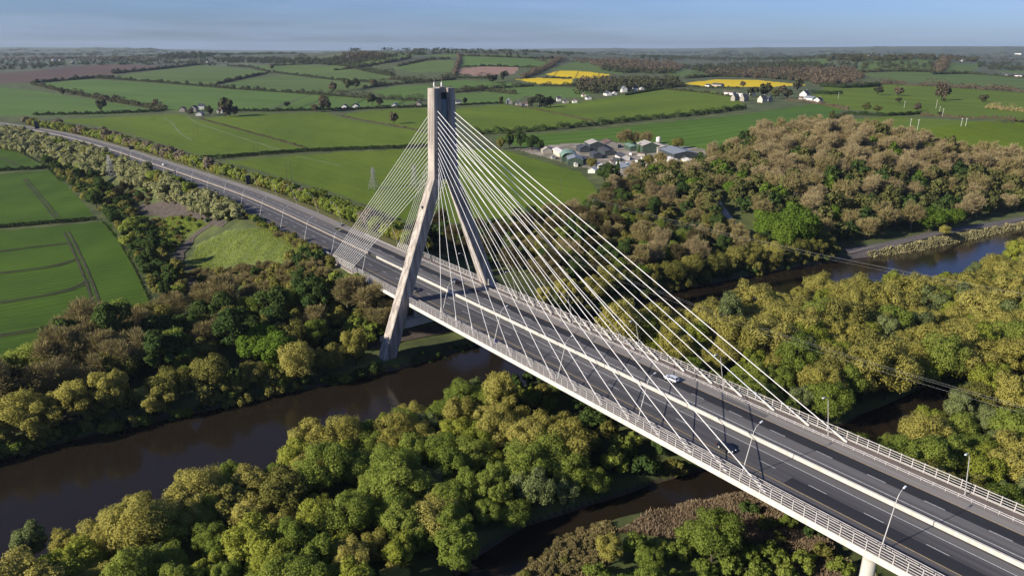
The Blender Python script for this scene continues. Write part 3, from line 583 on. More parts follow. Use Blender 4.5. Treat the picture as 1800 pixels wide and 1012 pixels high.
# tower
TX0, TX1 = -0.9, 3.3
def leg_levels(s, zs):
    out = []
    for z in zs:
        if z <= 44: t = (z+19.5)/(44+19.5); yo, yi = 28.9+(5.3-28.9)*t, 23.7+(1.55-23.7)*t
        else: t = (z-44)/(74.6-44); yo, yi = 5.3+(4.25-5.3)*t, 1.55+(1.35-1.55)*t
        e = 0.25*(1-min(1, (z+20)/64)) if z < 44 else 0
        out.append((yo*s, yi*s, TX0-e, TX1+e, z))
    return out
for s in (-1, 1):
    b = MB(); L = leg_levels(s, list(np.linspace(-23, 43.9, 18))+list(np.linspace(44.1, 74.6, 9)))
    V = []; c = 0.22
    for yo, yi, xa, xb, z in L:
        sg = 1 if yo > yi else -1; yo2, yi2 = yo-sg*c, yi+sg*c
        V += [(xa+c, yo, z), (xb-c, yo, z), (xb, yo2, z), (xb, yi2, z), (xb-c, yi, z), (xa+c, yi, z), (xa, yi2, z), (xa, yo2, z)]
    n = len(L); F = [(i*8+j, i*8+(j+1) % 8, (i+1)*8+(j+1) % 8, (i+1)*8+j) for i in range(n-1) for j in range(8)]+[tuple(range(8)), tuple(range((n-1)*8, n*8))]
    b.add(V, F); leg = bpart(b, 'tower_leg', M['pylon_concrete'])
    # lift joints: shallow dark grooves every 4.3 m
    b = MB()
    for z in np.arange(-15, 74, 4.35):
        (yo, yi, xa, xb, _), = leg_levels(s, [z]); ya, yb = min(yo, yi), max(yo, yi); b = MB()
        b.box(xb-0.02, xb+0.012, ya+0.25, yb-0.25, z-0.03, z+0.03); b.box(xa+0.25, xb-0.25, (yo-0.012), yo+0.012, z-0.05, z+0.05)
        b.build('lift_joint', M['deck_concrete'], leg)
    b = MB(); b.box(-1.9, 4.1, s*26.6-3.4, s*26.6+3.4, -26, -21.4); bpart(b, 'pile_cap', M['concrete'], bevel=0.1)
b = MB(); b.box(0.2, 2.6, -1.36, 1.36, 43.2, 70.9); bpart(b, 'tower_panel', M['tower_panel'])
b = MB(); b.box(-0.3, 2.2, -1.36, 1.36, 73.1, 74.9); b.box(-0.5, 2.9, -1.5, -1.2, 70.9, 74.3); bpart(b, 'tower_cap', M['pylon_concrete'])
b = MB(); b.box(-0.4, 2.1, -1.33, 1.33, 70.92, 73.08); bpart(b, 'tower_recess', M['dark_metal'])  # dark block in the notch; the opening's shade is put into its colour
b = MB(); b.box(-0.2, 2.5, -20.5, 20.5, -9.8, -6.6); b.box(0.2, 2.1, -14, 14, -6.6, -2.3); bpart(b, 'cross_beam', M['beam_concrete_lit'], bevel=0.12)
for y, dx in ((-2.4, 0.6), (0.5, 0.8)):
    b = MB(); b.tube([(dx, y, 74.6), (dx, y, 75.3), (dx, y, 76.2), (dx, y, 76.5)], [0.12, 0.3, 0.3, 0.1], 10); b.tube([(dx, y, 76.4), (dx, y, 77.6)], 0.03, 5); bpart(b, 'aviation_light', M['cable_white'])
b = MB(); b.box(-1.6, 3.9, -25.6, -24.9, -11.6, -11.1) ; b.box(-1.5, -1.1, -29.6, -24.9, -11.6, -11.1)
(yo, yi, xa, xb, _), = leg_levels(-1, [-13.3])
b = MB(); b.box(xa-0.75, xa+0.9, yo-0.75, yo-0.02, -14.1, -13.3); b.box(xa-0.75, xa-0.02, yo-0.02, yi-1.2, -14.1, -13.3); b.box(xa-0.7, xa+0.9, yo-0.72, yo-0.66, -13.3, -12.4); b.box(xa-0.7, xa-0.64, yo-0.6, yi-1.2, -13.3, -12.4)
bpart(b, 'bat_guard', M['concrete'])
b = MB(); b.box(0.9, 1.7, -9.45, -9.3, 33.4, 34.4); bpart(b, 'hatch', M['dark_metal'])
# stay cables: fourteen to a fan, two fans on each side of the tower
for s in (-1, 1):
    for k in range(14):
        for side in (1, -1):
            if side > 0: xd, zt, xt = 149.5-k*9.69, 67.1-k*1.77, TX1+0.02
            else: xd, zt, xt = -66.0+k*1.5, 66.6-k*1.72, TX0-0.02
            z0 = 0.25; yt = s*(3.02+0.035*k); A, B = Vector((xd, s*16.45, z0)), Vector((xt, yt, zt)); d = (B-A).normalized()
            m = M['cable_sheath'] if (k in (2,) and s > 0 and side > 0) else M['cable_white']
            r = 0.108-0.002*k if side > 0 else 0.088
            b = MB(); L = (B-A).length; pts = [A+d*3.6]
            for i in range(1, 8): t = i/7; pts.append(A+d*(3.6+(L-3.6)*t)-Vector((0, 0, 0.0016*L*4*t*(1-t))))
            b.tube(pts, r, 8); cab = bpart(b, 'stay_cable', m)
            b = MB(); b.tube([A-d*0.3, A+d*0.9, A+d*1.0, A+d*3.1, A+d*3.7], [0.34, 0.34, 0.30, 0.27, 0.15], 8)
            g = b.build('anchor_sleeve', M['fascia_white'], cab)
# parapets and inner barriers
for s in (-1, 1):
    for xa, xb in ((-62, -38.6), (-37.9, 320)):
        b = MB(); y = s*17.42; yo = y
        for z, hh in ((0.62, .13), (1.18, .13), (1.74, .13), (2.36, .17)): b.box(xa, xb, y-0.045, y+0.045, z-hh/2, z+hh/2)
        for x in np.arange(xa+1.9, xb, 5.0): b.box(x-0.03, x+0.03, y-0.05, y+0.05, 0.5, 0.75)
        par = bpart(b, 'parapet', M['rail_paint'])
        pm = None
        for x in np.arange(math.ceil((xa-0.1)/2.5)*2.5+1.62, xb, 2.5):
            if x > 245: break
            if pm is None:
                q = MB(); q.add([(-0.09, -0.06, 0.2), (0.09, -0.06, 0.2), (0.09, 0.12, 0.2), (-0.09, 0.12, 0.2), (-0.075, -0.06, 2.52), (0.075, -0.06, 2.52), (0.075, 0.05, 2.52), (-0.075, 0.05, 2.52)], [(3, 2, 1, 0), (4, 5, 6, 7), (0, 1, 5, 4), (1, 2, 6, 5), (2, 3, 7, 6), (3, 0, 4, 7)]); q.box(-0.14, 0.14, -0.14, 0.14, 0.17, 0.2)
                pm = q.mesh('post', M['rail_paint'])
            po = bpy.data.objects.new('post', pm); po.location = (x, y+s*0.11, 0); po.rotation_euler = (0, 0, 0 if s < 0 else math.pi); link(po, par)
    b = MB(); y = s*14.15
    for z in (0.5, 0.92): b.box(-95, 320, y-0.05, y+0.05, z-0.07, z+0.07)
    for x in np.arange(-95, 246, 2.5): b.box(x-0.05, x+0.05, y+s*0.06, y+s*0.18, 0, 0.98)
    bpart(b, 'safety_barrier', M['rail_paint'])
for y in (-14.6, 14.6):
    b = MB(); b.tube([(171.6, y, -26), (171.6, y, -3.2), (171.6, y, -2.3)], [1.3, 1.3, 1.55], 28); bpart(b, 'pier', M['fascia_white'], smooth=False)
b = MB(); b.box(170.2, 173, -16.2, 16.2, -2.32, -1.2); bpart(b, 'pier_head', M['deck_concrete'])
# ------------------------------------------------------------ street lamps
def lamp_proto(s):
    r = empty('street_lamp'); b = MB(); q = -s
    b.tube([(0, 0, 0.1), (0, q*0.28, 1.2), (0, q*2.75, 10.1)], [0.12, 0.105, 0.07], 8); b.box(-0.2, 0.2, -0.2, 0.2, 0, 0.12); b.build('pole', M['steel_galv'], r)
    b = MB(); b.tube([(0, q*2.75, 10.1), (0, q*3.3, 10.9), (0, q*4.2, 11.45), (0, q*4.9, 11.6)], [0.06, 0.055, 0.05, 0.05], 6); b.build('arm', M['steel_galv'], r)
    b = MB(); b.add([(-0.17, q*4.7, 11.5), (0.17, q*4.7, 11.5), (0.2, q*5.6, 11.58), (-0.2, q*5.6, 11.58), (-0.1, q*4.75, 11.72), (0.1, q*4.75, 11.72), (0.12, q*5.55, 11.8), (-0.12, q*5.55, 11.8)], [(3, 2, 1, 0), (4, 5, 6, 7), (0, 1, 5, 4), (1, 2, 6, 5), (2, 3, 7, 6), (3, 0, 4, 7)])
    b.build('lamp_head', M['lamp_clear'], r, bevel=0.03); return r
ORD = ['first', 'second', 'third', 'fourth', 'fifth', 'sixth', 'seventh', 'eighth', 'ninth', 'tenth', 'eleventh', 'twelfth', 'thirteenth', 'fourteenth', 'fifteenth', 'sixteenth', 'seventeenth', 'eighteenth', 'nineteenth', 'twentieth']
for s in (-1, 1):
    pr = lamp_proto(s); n = 0
    for k in range(-1, 22):
        x = (173.4 if s < 0 else 175.6)-30.226*k
        p = road_pt(x, s*15.75, 0.15)
        if s > 0 and 0 < k and x < -60: p = road_pt(x, s*16.8, -0.3)
        u = to_px(p)[0]
        if u[0] > 1830 or u[1] > 1080 or u[0] < 0: continue
        o = pr if n == 0 else copy_tree(pr); o.location = p
        t = RL[np.argmin(np.abs(RL[:, 0]-x))]; i = np.argmin(np.abs(RL[:, 0]-x)); o.rotation_euler = (0, 0, math.atan2(RN[i][1], RN[i][0])-math.pi/2)
        nm = ORD[n] if n < 20 else 'farthest'
        tag(o, f"leaning grey street lamp, {nm} counted from the right, on the {'near' if s < 0 else 'far'} side of the motorway", 'street lamp', f"street lamps along the {'near' if s < 0 else 'far'} side"); n += 1

# ------------------------------------------------------------ foliage
def cards(P, Nn, size, asp, r):
    """one small leaf-clump quad per point, lying roughly across its normal"""
    n = len(P); Nn = Nn/np.maximum(np.linalg.norm(Nn, axis=1), 1e-6)[:, None]
    a = r.normal(size=(n, 3)); u = np.cross(Nn, a); u /= np.maximum(np.linalg.norm(u, axis=1), 1e-6)[:, None]; w = np.cross(Nn, u)
    s = (size*r.uniform(0.55, 1.35, n))[:, None]; u = u*s*0.5; w = w*s*0.5*asp
    V = np.stack([P-u-w*0.6, P+u*0.25-w, P+u+w*0.5, P-u*0.35+w], 1)
    V[:, 2] += Nn*s[:, :]*0.12
    return V.reshape(-1, 3), np.arange(4*n).reshape(n, 4)
def crown(seed, R, H, z0, nl, n, size, lobe=0.42, style='leaf', up=0.5, asp=0.8, rag=0.35):
    """crown made of many lobes of leaf clumps on a spread of limbs; returns mesh data and the lobe centres"""
    r = np.random.default_rng(seed); C = []; Lr = []
    zc = z0+(H-z0)*0.52; hz = (H-z0)*0.5
    for i in range(nl*4):
        d = r.normal(size=3); d /= np.linalg.norm(d); d[2] = d[2]*0.9+up*0.3
        k = r.uniform(0.35, 0.86)**0.8; c = np.array([d[0]*R*k, d[1]*R*k, zc+d[2]*hz*k]); q = R*lobe*r.uniform(0.6, 1.2)
        q = min(q, (H-z0)*0.36)
        if c[2]-q*0.9 < z0*0.6: continue
        if all(np.linalg.norm((c-b)) > 0.55*(q+e)*0.8 for b, e in zip(C, Lr)): C.append(c); Lr.append(q)
        if len(C) >= nl: break
    C = np.array(C); Lr = np.array(Lr); w = Lr**2/np.sum(Lr**2)
    k = r.choice(len(C), n, p=w); d = r.normal(size=(n, 3)); d[:, 2] += 0.25; d /= np.linalg.norm(d, axis=1)[:, None]
    # ragged lobes: radius wanders with direction
    ph = r.uniform(0, 6.28, (len(C), 3)); bump = 1+rag*0.5*(np.sin(d[:, 0]*5+ph[k, 0])*np.sin(d[:, 1]*5+ph[k, 1])+np.sin(d[:, 2]*7+ph[k, 2])*0.6)
    rad = Lr[k]*bump*r.uniform(0.0, 1, n)**(1/5.0)*np.where(r.random(n) < 0.1, r.uniform(1, 1.25, n), 1)
    P = C[k]+d*rad[:, None]*np.array([1, 1, 0.9])
    if style == 'twig':
        Nn = r.normal(size=(n, 3)); T = d+r.normal(size=(n, 3))*0.35; T[:, 2] += 0.55; T /= np.linalg.norm(T, axis=1)[:, None]
        u = np.cross(T, Nn); u /= np.linalg.norm(u, axis=1)[:, None]; L = (size*r.uniform(0.6, 1.5, n))[:, None]; wd = L*asp
        V = np.stack([P-T*L*0.5-u*wd*0.5, P-T*L*0.5+u*wd*0.5, P+T*L*0.5+u*wd*0.22, P+T*L*0.5-u*wd*0.22], 1).reshape(-1, 3); Q = np.arange(4*n).reshape(n, 4)
    else:
        Nn = d*0.9+r.normal(size=(n, 3))*0.55; Nn[:, 2] += 0.25; V, Q = cards(P, Nn, size, asp, r)
    V[:, 2] = np.maximum(V[:, 2], 0.05)
    # shading normals turned outwards and upwards, softening crowns and lightening their shaded sides
    co_ = P-np.array([0, 0, zc]); co_ /= np.maximum(np.linalg.norm(co_, axis=1), 1e-6)[:, None]
    sn = d*0.62+co_*0.34+r.normal(size=(n, 3))*0.48; sn[:, 2] += 0.46; sn /= np.linalg.norm(sn, axis=1)[:, None]
    crown.vn = np.repeat(sn, 4, axis=0) if style != 'twig' else None
    return V, Q, C, Lr
def trunk_mb(seed, H, z0, C, rad, limbs=6, bush=False):
    r = random.Random(seed); b = MB(); top = H*0.62
    if not bush: b.tube([(0, 0, -0.6), (0.05*H*r.uniform(-.4, .4), 0.05*H*r.uniform(-.4, .4), z0*0.9), (0.06*H*r.uniform(-.5, .5), 0.06*H*r.uniform(-.5, .5), top)], [rad*1.25, rad*0.85, rad*0.3], 7)
    for c in sorted(list(C), key=lambda c: -c[2])[:limbs]:
        s = (0, 0, -0.3) if bush else (0, 0, z0*r.uniform(0.55, 1.1)); m = (c[0]*0.45, c[1]*0.45, (s[2]+c[2])*0.5+H*0.03)
        b.tube([s, m, tuple(c)], [rad*0.55, rad*0.36, rad*0.1], 5)
    return b
SPEC = {}
def species(key, leafmat, barkmat, R, H, z0, nl, n, size, nvar=3, lod=1, **kw):
    bush = kw.pop('bush', False); out = []
    for v in range(nvar):
        sd = abs(hash_s(key))+v*97; k = 1+0.12*(v-1)
        V, Q, C, Lr = crown(sd, R*k, H*(1+0.06*(v % 2)), z0, nl, n, size, **kw)
        cm = np_mesh('crown', V, Q, M[leafmat], vn=crown.vn); tm = trunk_mb(sd, H, z0, C, 0.032*H if not bush else 0.02*H, 6 if n > 1200 else 4, bush).mesh('trunk', M[barkmat], smooth=True)
        out.append((cm, tm))
    SPEC[key] = (out, H, R)
def hash_s(s):
    x = 5381
    for c in s: x = (x*33+ord(c)) % 100003
    return x
N1 = 18000
species('willow_gold', 'leaf_gold', 'bark', 5.2, 10.5, 1.6, 25, N1, 0.31, 4, lobe=0.35)
species('willow_green', 'leaf_green', 'bark', 5.2, 10.0, 1.4, 25, N1, 0.31, 4, lobe=0.33)
species('willow_lime', 'leaf_lime', 'bark', 4.4, 8.6, 1.2, 22, 14000, 0.31, 3, lobe=0.34)
species('willow_grey', 'leaf_grey', 'bark', 4.6, 9.4, 1.4, 20, 14000, 0.31, 3, lobe=0.35)
species('willow_olive', 'leaf_olive', 'bark', 4.8, 9.0, 1.3, 16, 11000, 0.37, 3)
species('maple_bright', 'leaf_bright', 'bark', 7.2, 15.5, 2.5, 22, 11000, 0.6, 3, rag=0.2)
species('ivy_dark', 'leaf_dark', 'bark', 4.6, 12.5, 2.0, 13, 6500, 0.5, 3)
species('bare_brown', 'twig_brown', 'bark_pale', 5.6, 13.5, 3.0, 16, 6500, 1.3, 4, style='twig', asp=0.07, rag=0.5)
species('bare_tan', 'twig_tan', 'bark_pale', 5.4, 12.5, 2.6, 16, 6500, 1.15, 3, style='twig', asp=0.10, rag=0.5)
species('bare_dark', 'twig_dark', 'bark', 5.0, 12.0, 2.6, 15, 6000, 1.3, 3, style='twig', asp=0.08, rag=0.5)
species('shrub_pale', 'leaf_pale', 'bark', 4.3, 6.2, 0.4, 10, 2400, 0.62, 3, bush=True)
species('shrub_green', 'leaf_green', 'bark', 3.8, 5.6, 0.3, 10, 2200, 0.6, 3, bush=True)
species('shrub_olive', 'leaf_olive', 'bark', 3.8, 4.6, 0.3, 9, 2000, 0.6, 3, bush=True)
species('shrub_dark', 'leaf_dark', 'bark', 3.6, 5.0, 0.3, 9, 2000, 0.6, 3, bush=True)
species('shrub_brown', 'twig_tan', 'bark', 4.4, 3.4, 0.2, 10, 2600, 1.0, 3, style='twig', asp=0.14, bush=True)
species('shrub_pink', 'leaf_pink', 'bark', 4.2, 7.0, 0.8, 10, 1500, 0.8, 2, bush=True)
def conifer(v, n=2600, H=13.0, R=3.2):
    r = np.random.default_rng(900+v); z = H*(0.06+0.94*r.random(n)**1.35); a = r.uniform(0, 6.283, n); t = 1-z/H
    rad = R*(t**0.75)*(0.75+0.3*np.sin(z*4.2+v)+0.25*np.sin(a*5+z))*r.uniform(0.75, 1.05, n)+0.12
    P = np.stack([rad*np.cos(a), rad*np.sin(a), z], 1); Nn = np.stack([np.cos(a), np.sin(a), 0.5+0*a], 1)+r.normal(size=(n, 3))*0.45
    V, Q = cards(P, Nn, 0.75, 0.7, r); b = MB(); b.tube([(0, 0, -0.5), (0, 0, H*0.5), (0, 0, H*0.95)], [0.28, 0.18, 0.03], 6)
    return np_mesh('crown', V, Q, M['leaf_dark']), b.mesh('trunk', M['bark'], smooth=True)
SPEC['conifer'] = ([conifer(0), conifer(1)], 13.0, 3.2)
# lighter versions for woods some hundreds of metres off, one mesh each
def far_species(key, leafmat, R, H, z0, nl, n, size, nvar=3, **kw):
    out = []
    for v in range(nvar):
        V, Q, C, Lr = crown(hash_s(key)+v*31, R, H*(1+0.08*(v-1)), z0, nl, n, size, **kw)
        b = MB(); b.tube([(0, 0, -0.8), (0, 0, z0), (0.1, 0.1, H*0.6)], [0.28, 0.22, 0.08], 5)
        for c in C[:3]: b.tube([(0, 0, z0*0.8), tuple(c)], [0.14, 0.04], 4)
        tv = np.array(b.v); tq = [f for f in b.f if len(f) == 4]
        out.append(np_mesh('tree', np.vstack([V, tv]), np.vstack([Q, np.array(tq)+len(V)]), [M[leafmat], M['bark_pale' if 'bare' in key else 'bark']], [0]*len(Q)+[1]*len(tq), vn=None if crown.vn is None else np.vstack([crown.vn, tv*np.array([1, 1, 0])+1e-3])))
    SPEC[key] = (out, H, R)
far_species('far_bare', 'twig_brown', 5.6, 13.0, 3.2, 14, 2600, 1.5, 4, style='twig', asp=0.10, rag=0.6)
far_species('far_bare_tan', 'twig_tan', 5.4, 12.5, 3.0, 14, 2600, 1.4, 3, style='twig', asp=0.12, rag=0.6)
far_species('far_olive', 'leaf_wood', 5.2, 12.0, 2.2, 12, 1700, 0.95, 3)
far_species('far_green', 'leaf_bright', 5.0, 11.5, 2.0, 11, 1600, 1.0, 3)
far_species('far_dark', 'leaf_dark', 4.8, 12.0, 1.8, 11, 1500, 1.05, 3)
far_species('hedge_tree', 'leaf_far', 5.2, 10.0, 1.4, 10, 700, 1.5, 4)
far_species('hedge_tree_brown', 'leaf_far_brown', 5.4, 11.0, 1.6, 10, 700, 1.5, 3)
TREES = []
FOOT = []
def plant(key, x, y, sc=1.0, name='tree', z=None, squash=1.0):
    protos = SPEC[key][0]; pr = protos[random.randrange(len(protos))]; rz = random.uniform(0, 6.28)
    z = float(h(np.array([x]), np.array([y]))[0]) if z is None else z
    s = (sc*random.uniform(0.86, 1.12), sc*random.uniform(0.86, 1.12), sc*squash*random.uniform(0.86, 1.2))
    if isinstance(pr, tuple):
        r = empty(name, (x, y, z-0.1), rz, s)
        for nm, me in zip(('crown', 'trunk'), pr): link(bpy.data.objects.new(nm, me), r)
    else:
        r = bpy.data.objects.new(name, pr); r.location = (x, y, z-0.1); r.rotation_euler = (0, 0, rz); r.scale = s; link(r)
    TREES.append((r, key, x, y, z, sc)); return r
def scatter(cand, spacing, keep=None, existing=None):
    """dart throwing with a minimum spacing"""
    out = [] if existing is None else existing; g = {}
    for p in (out or []): g.setdefault((int(p[0]//spacing), int(p[1]//spacing)), []).append(p)
    new = []
    for x, y in cand:
        i, j = int(x//spacing), int(y//spacing)
        if any((x-a)**2+(y-b)**2 < spacing*spacing for u in (i-1, i, i+1) for v in (j-1, j, j+1) for a, b in g.get((u, v), [])): continue
        g.setdefault((i, j), []).append((x, y)); new.append((x, y))
    return new
def seen(x, y, z=-20, H=10, m=150):
    a = to_px(np.stack([x, y, x*0+z], 1)); b = to_px(np.stack([x, y, x*0+z+H], 1)); f = ((np.stack([x, y, x*0+z], 1)-CAM)@AF) > 15
    return f & (np.maximum(a[:, 0], b[:, 0]) > -m) & (np.minimum(a[:, 0], b[:, 0]) < PW+m) & (np.maximum(a[:, 1], b[:, 1]) > 0) & (np.minimum(a[:, 1], b[:, 1]) < PH+m)
def cand_box(x0, x1, y0, y1, n): return np.stack([rng.uniform(x0, x1, n), rng.uniform(y0, y1, n)], 1)
def cand_px(poly, n, lo=0):
    """random ground points whose image falls inside a photo polygon"""
    P = np.array(poly, float); w = np.vstack([hit(P[:, 0], P[:, 1], h_base), hit(P[:, 0], P[:, 1], h)]); c = cand_box(w[:, 0].min(), w[:, 0].max(), w[:, 1].min(), w[:, 1].max(), n)
    z = h(c[:, 0], c[:, 1]); u = to_px(np.c_[c, z]); return c[in_poly(u[:, 0], u[:, 1], poly)]
def place(cands, spacing, mix, scl, name, zone, hmax=99, keepout=None):
    pts = scatter(cands, spacing); keys = [m[0] for m in mix]; w = np.array([m[1] for m in mix], float); w /= w.sum(); o = []
    if not pts: return o
    P = np.array(pts); Z = h(P[:, 0], P[:, 1])
    for (x, y), z in zip(pts, Z):
        k = keys[rng.choice(len(keys), p=w)]; s = float(rng.uniform(*scl)); s = min(s, hmax/SPEC[k][1])
        r = plant(k, x, y, s, NAMES.get(k, name), z); r['zone'] = zone; o.append(r)
    return o
NAMES = {'willow_lime': 'lime_willow', 'willow_grey': 'grey_willow', 'willow_gold': 'golden_willow', 'willow_green': 'green_willow', 'willow_olive': 'olive_willow', 'maple_bright': 'bright_tree', 'ivy_dark': 'ivy_tree', 'bare_brown': 'bare_tree', 'bare_tan': 'budding_tree', 'bare_dark': 'dark_bare_tree', 'conifer': 'conifer',
         'shrub_pale': 'pale_shrub', 'shrub_green': 'green_shrub', 'shrub_olive': 'olive_shrub', 'shrub_dark': 'dark_shrub', 'shrub_brown': 'brown_shrub', 'shrub_pink': 'blossom_tree',
         'far_bare': 'wood_tree', 'far_bare_tan': 'budding_wood_tree', 'far_olive': 'olive_wood_tree', 'far_green': 'leafing_wood_tree', 'far_dark': 'evergreen_wood_tree', 'hedge_tree': 'hedgerow_tree', 'hedge_tree_brown': 'brown_hedgerow_tree'}
# island between the river and the side channel
c = cand_box(44, 150, -200, 34, 8000); rsd = river_s(c[:, 0], c[:, 1]); csd = chan_s(c[:, 0], c[:, 1])
c = c[(rsd < -3) & (csd < 0.4) & (c[:, 0] < np.interp(c[:, 1], CH[:, 1], CH[:, 0])) & (c[:, 0] > 40)]
c = c[seen(c[:, 0], c[:, 1])]; rsd = -river_s(c[:, 0], c[:, 1])
und = np.abs(c[:, 1]) < 21
k = (rsd < 15) & ~und
place(c[k], 5.8, [('willow_gold', 3.5), ('willow_green', 4), ('willow_lime', 2.5), ('willow_grey', 1)], (0.65, 1.1), 'tree', 'island_bank')
uu = to_px(np.c_[c, c[:, 0]*0-16]); gold = ((uu[:, 0] > 930) & (uu[:, 0] < 1160) & (uu[:, 1] > 690) & (uu[:, 1] < 810)) | ((uu[:, 0] < 170) & (uu[:, 1] > 860)) | ((uu[:, 0] > 640) & (uu[:, 0] < 900) & (uu[:, 1] < 790))
place(c[~k & ~und & gold], 6.6, [('willow_gold', 7), ('willow_lime', 1.5), ('willow_green', 1)], (0.8, 1.3), 'tree', 'island_gold')
place(c[~k & ~und & ~gold], 5.7, [('willow_green', 6), ('willow_lime', 3.2), ('willow_grey', 1.6), ('willow_gold', 0.8), ('willow_olive', 0.5)], (0.6, 1.2), 'tree', 'island')
place(c[und & (rsd > 4)], 7.5, [('shrub_olive', 2), ('shrub_dark', 2), ('shrub_green', 1)], (0.8, 1.3), 'tree', 'under_deck')
# flood plain beyond the bridge, right of the river
c = cand_box(40, 330, 20, 430, 14000); rsd = -river_s(c[:, 0], c[:, 1]); csd = chan_s(c[:, 0], c[:, 1])
c = c[(rsd > 3) & (csd < -1.8) & (c[:, 0] > np.interp(c[:, 1], RIV_Y, RIV_N)) & (c[:, 1] > 24)]; c = c[seen(c[:, 0], c[:, 1])]
rsd = -river_s(c[:, 0], c[:, 1]); uu = to_px(np.c_[c, c[:, 0]*0-14])
lower = uu[:, 1]-(0.16*(uu[:, 0]-1200)+625) > 0
k1 = (rsd < 75) & ~lower
place(c[k1], 7.4, [('willow_gold', 6), ('willow_olive', 1), ('willow_lime', 2.6), ('willow_grey', 1.2), ('willow_green', 0.8)], (0.9, 1.65), 'tree', 'plain_gold')
place(c[~k1 & ~lower & (c[:, 1] < 400)], 8.2, [('willow_gold', 4.4), ('willow_olive', 0.6), ('willow_green', 3), ('willow_lime', 3.2), ('willow_grey', 1)], (0.85, 1.5), 'tree', 'plain_mid')
place(c[lower & ~k1], 6.6, [('willow_green', 6), ('willow_lime', 3.5), ('willow_gold', 1), ('willow_grey', 1.2), ('willow_olive', 0.6)], (0.7, 1.25), 'tree', 'plain_green')
# near right corner below the bridge
c = cand_box(112, 200, -80, 16, 5000); u = to_px(np.c_[c, c[:, 0]*0-19])
k = (chan_s(c[:, 0], c[:, 1]) < -4) & (c[:, 0] > np.interp(c[:, 1], CH[:, 1], CH[:, 0])) & seen(c[:, 0], c[:, 1], -20, 6)
a = k & in_poly(u[:, 0], u[:, 1], [(1075,965),(1120,955),(1180,948),(1270,952),(1330,985),(1345,1030),(1330,1100),(990,1100),(1030,1010)])
place(c[a], 4.6, [('shrub_green', 6), ('willow_green', 2), ('willow_gold', 0.6)], (0.55, 0.95), 'tree', 'corner')
a = k & in_poly(u[:, 0], u[:, 1], [(1290,890),(1420,930),(1490,1010),(1420,1060),(1360,1000),(1330,930)])
place(c[a], 5.0, [('shrub_olive', 4), ('shrub_green', 2), ('shrub_dark', 1)], (0.45, 0.8), 'tree', 'corner_scrub')
# left bank of the river: dark mixed wood, lit bushes on the water's edge
LANE = gpts([(1258,352),(1276,376),(1292,398),(1314,414)])
mat('lane_pale', (0.36, 0.33, 0.30), 0.9, var=0.25, vscale=0.4)
ribbon('lane', LANE, 4.0, M['lane_pale'], 0.3, 'pale lane showing in a gap of the wood above the river', 'lane', 0.1)
LB = [(-60,705),(0,690),(70,660),(130,632),(190,606),(262,578),(330,562),(400,556),(480,545),(560,530),(610,525),(665,555),(672,600),(640,618),(560,640),(480,662),(380,690),(250,712),(120,745),(0,790),(-60,810)]
c = cand_px(LB, 9000); u = to_px(np.c_[c, h(c[:, 0], c[:, 1])])
c = c[(np.abs(c[:, 1]) > 20) & (-river_s(c[:, 0], c[:, 1]) > 19)]
rsd = -river_s(c[:, 0], c[:, 1])
u = to_px(np.c_[c, h(c[:, 0], c[:, 1])])
mid = (u[:, 0] > 190) & (u[:, 0] < 420)
place(c[u[:, 0] < 230], 7.6, [('bare_tan', 3.4), ('willow_olive', 4), ('willow_green', 1.8), ('bare_dark', 1), ('ivy_dark', 2)], (1.0, 1.45), 'tree', 'left_wood')
place(c[(u[:, 0] >= 230) & (u[:, 0] < 560)], 7.6, [('bare_dark', 1), ('bare_tan', 2), ('willow_olive', 4), ('ivy_dark', 4), ('willow_green', 2)], (0.9, 1.35), 'tree', 'left_wood')
place(c[(u[:, 0] >= 560)], 6.4, [('shrub_olive', 4), ('bare_tan', 1), ('shrub_green', 2), ('shrub_dark', 3)], (0.95, 1.5), 'tree', 'abutment_slope')
for px, py, s in [(120,668,1.15), (175,650,1.0)]:
    w = hit([px], [py], h)[0]; plant('bare_tan', w[0], w[1], s*1.25, 'budding_tree')['zone'] = 'left_big'
for px, py, s in [(447,640,0.85), (487,648,0.95), (468,632,0.8)]:
    w = hit([px], [py], h)[0]; plant('maple_bright', w[0], w[1], s, 'bright_tree')['zone'] = 'left_bright'
for y in np.arange(-172, -34, 2.6):
    for q in (random.uniform(-0.5, 1.5), random.uniform(8, 15)): k = random.choice(['shrub_olive', 'shrub_dark', 'shrub_green']); plant(k, np.interp(y, RIV_Y, RIV_F)-q, y+random.uniform(-1, 1), random.uniform(0.4, 0.8), 'waterside_shrub')['zone'] = 'left_edge'
for y in np.arange(24, 240, 2.9): k = random.choice(['shrub_olive', 'shrub_dark', 'shrub_olive']); plant(k, np.interp(y, RIV_Y, RIV_F)-random.uniform(-0.5, 4), y, random.uniform(0.5, 0.9), 'waterside_shrub')['zone'] = 'right_edge'
yb = np.arange(-170, -38, 4.2)
for y in yb:
    x = np.interp(y, RIV_Y, RIV_F)-1.5-random.uniform(0, 5); k = random.choice(['willow_olive', 'willow_gold', 'willow_olive', 'willow_gold', 'shrub_olive'])
    plant(k, x, y+random.uniform(-1.5, 1.5), random.uniform(0.75, 1.15), NAMES[k])['zone'] = 'left_bank'
for y in np.r_[np.arange(-52, -30.5, 1.9), np.arange(-21, 22, 2.1)]: plant(random.choice(['shrub_dark', 'shrub_dark', 'shrub_olive']), np.interp(y, RIV_Y, RIV_F)-random.uniform(-0.6, 2.2), y, random.uniform(0.22, 0.42), 'dark_shrub')['zone'] = 'tower_foot'
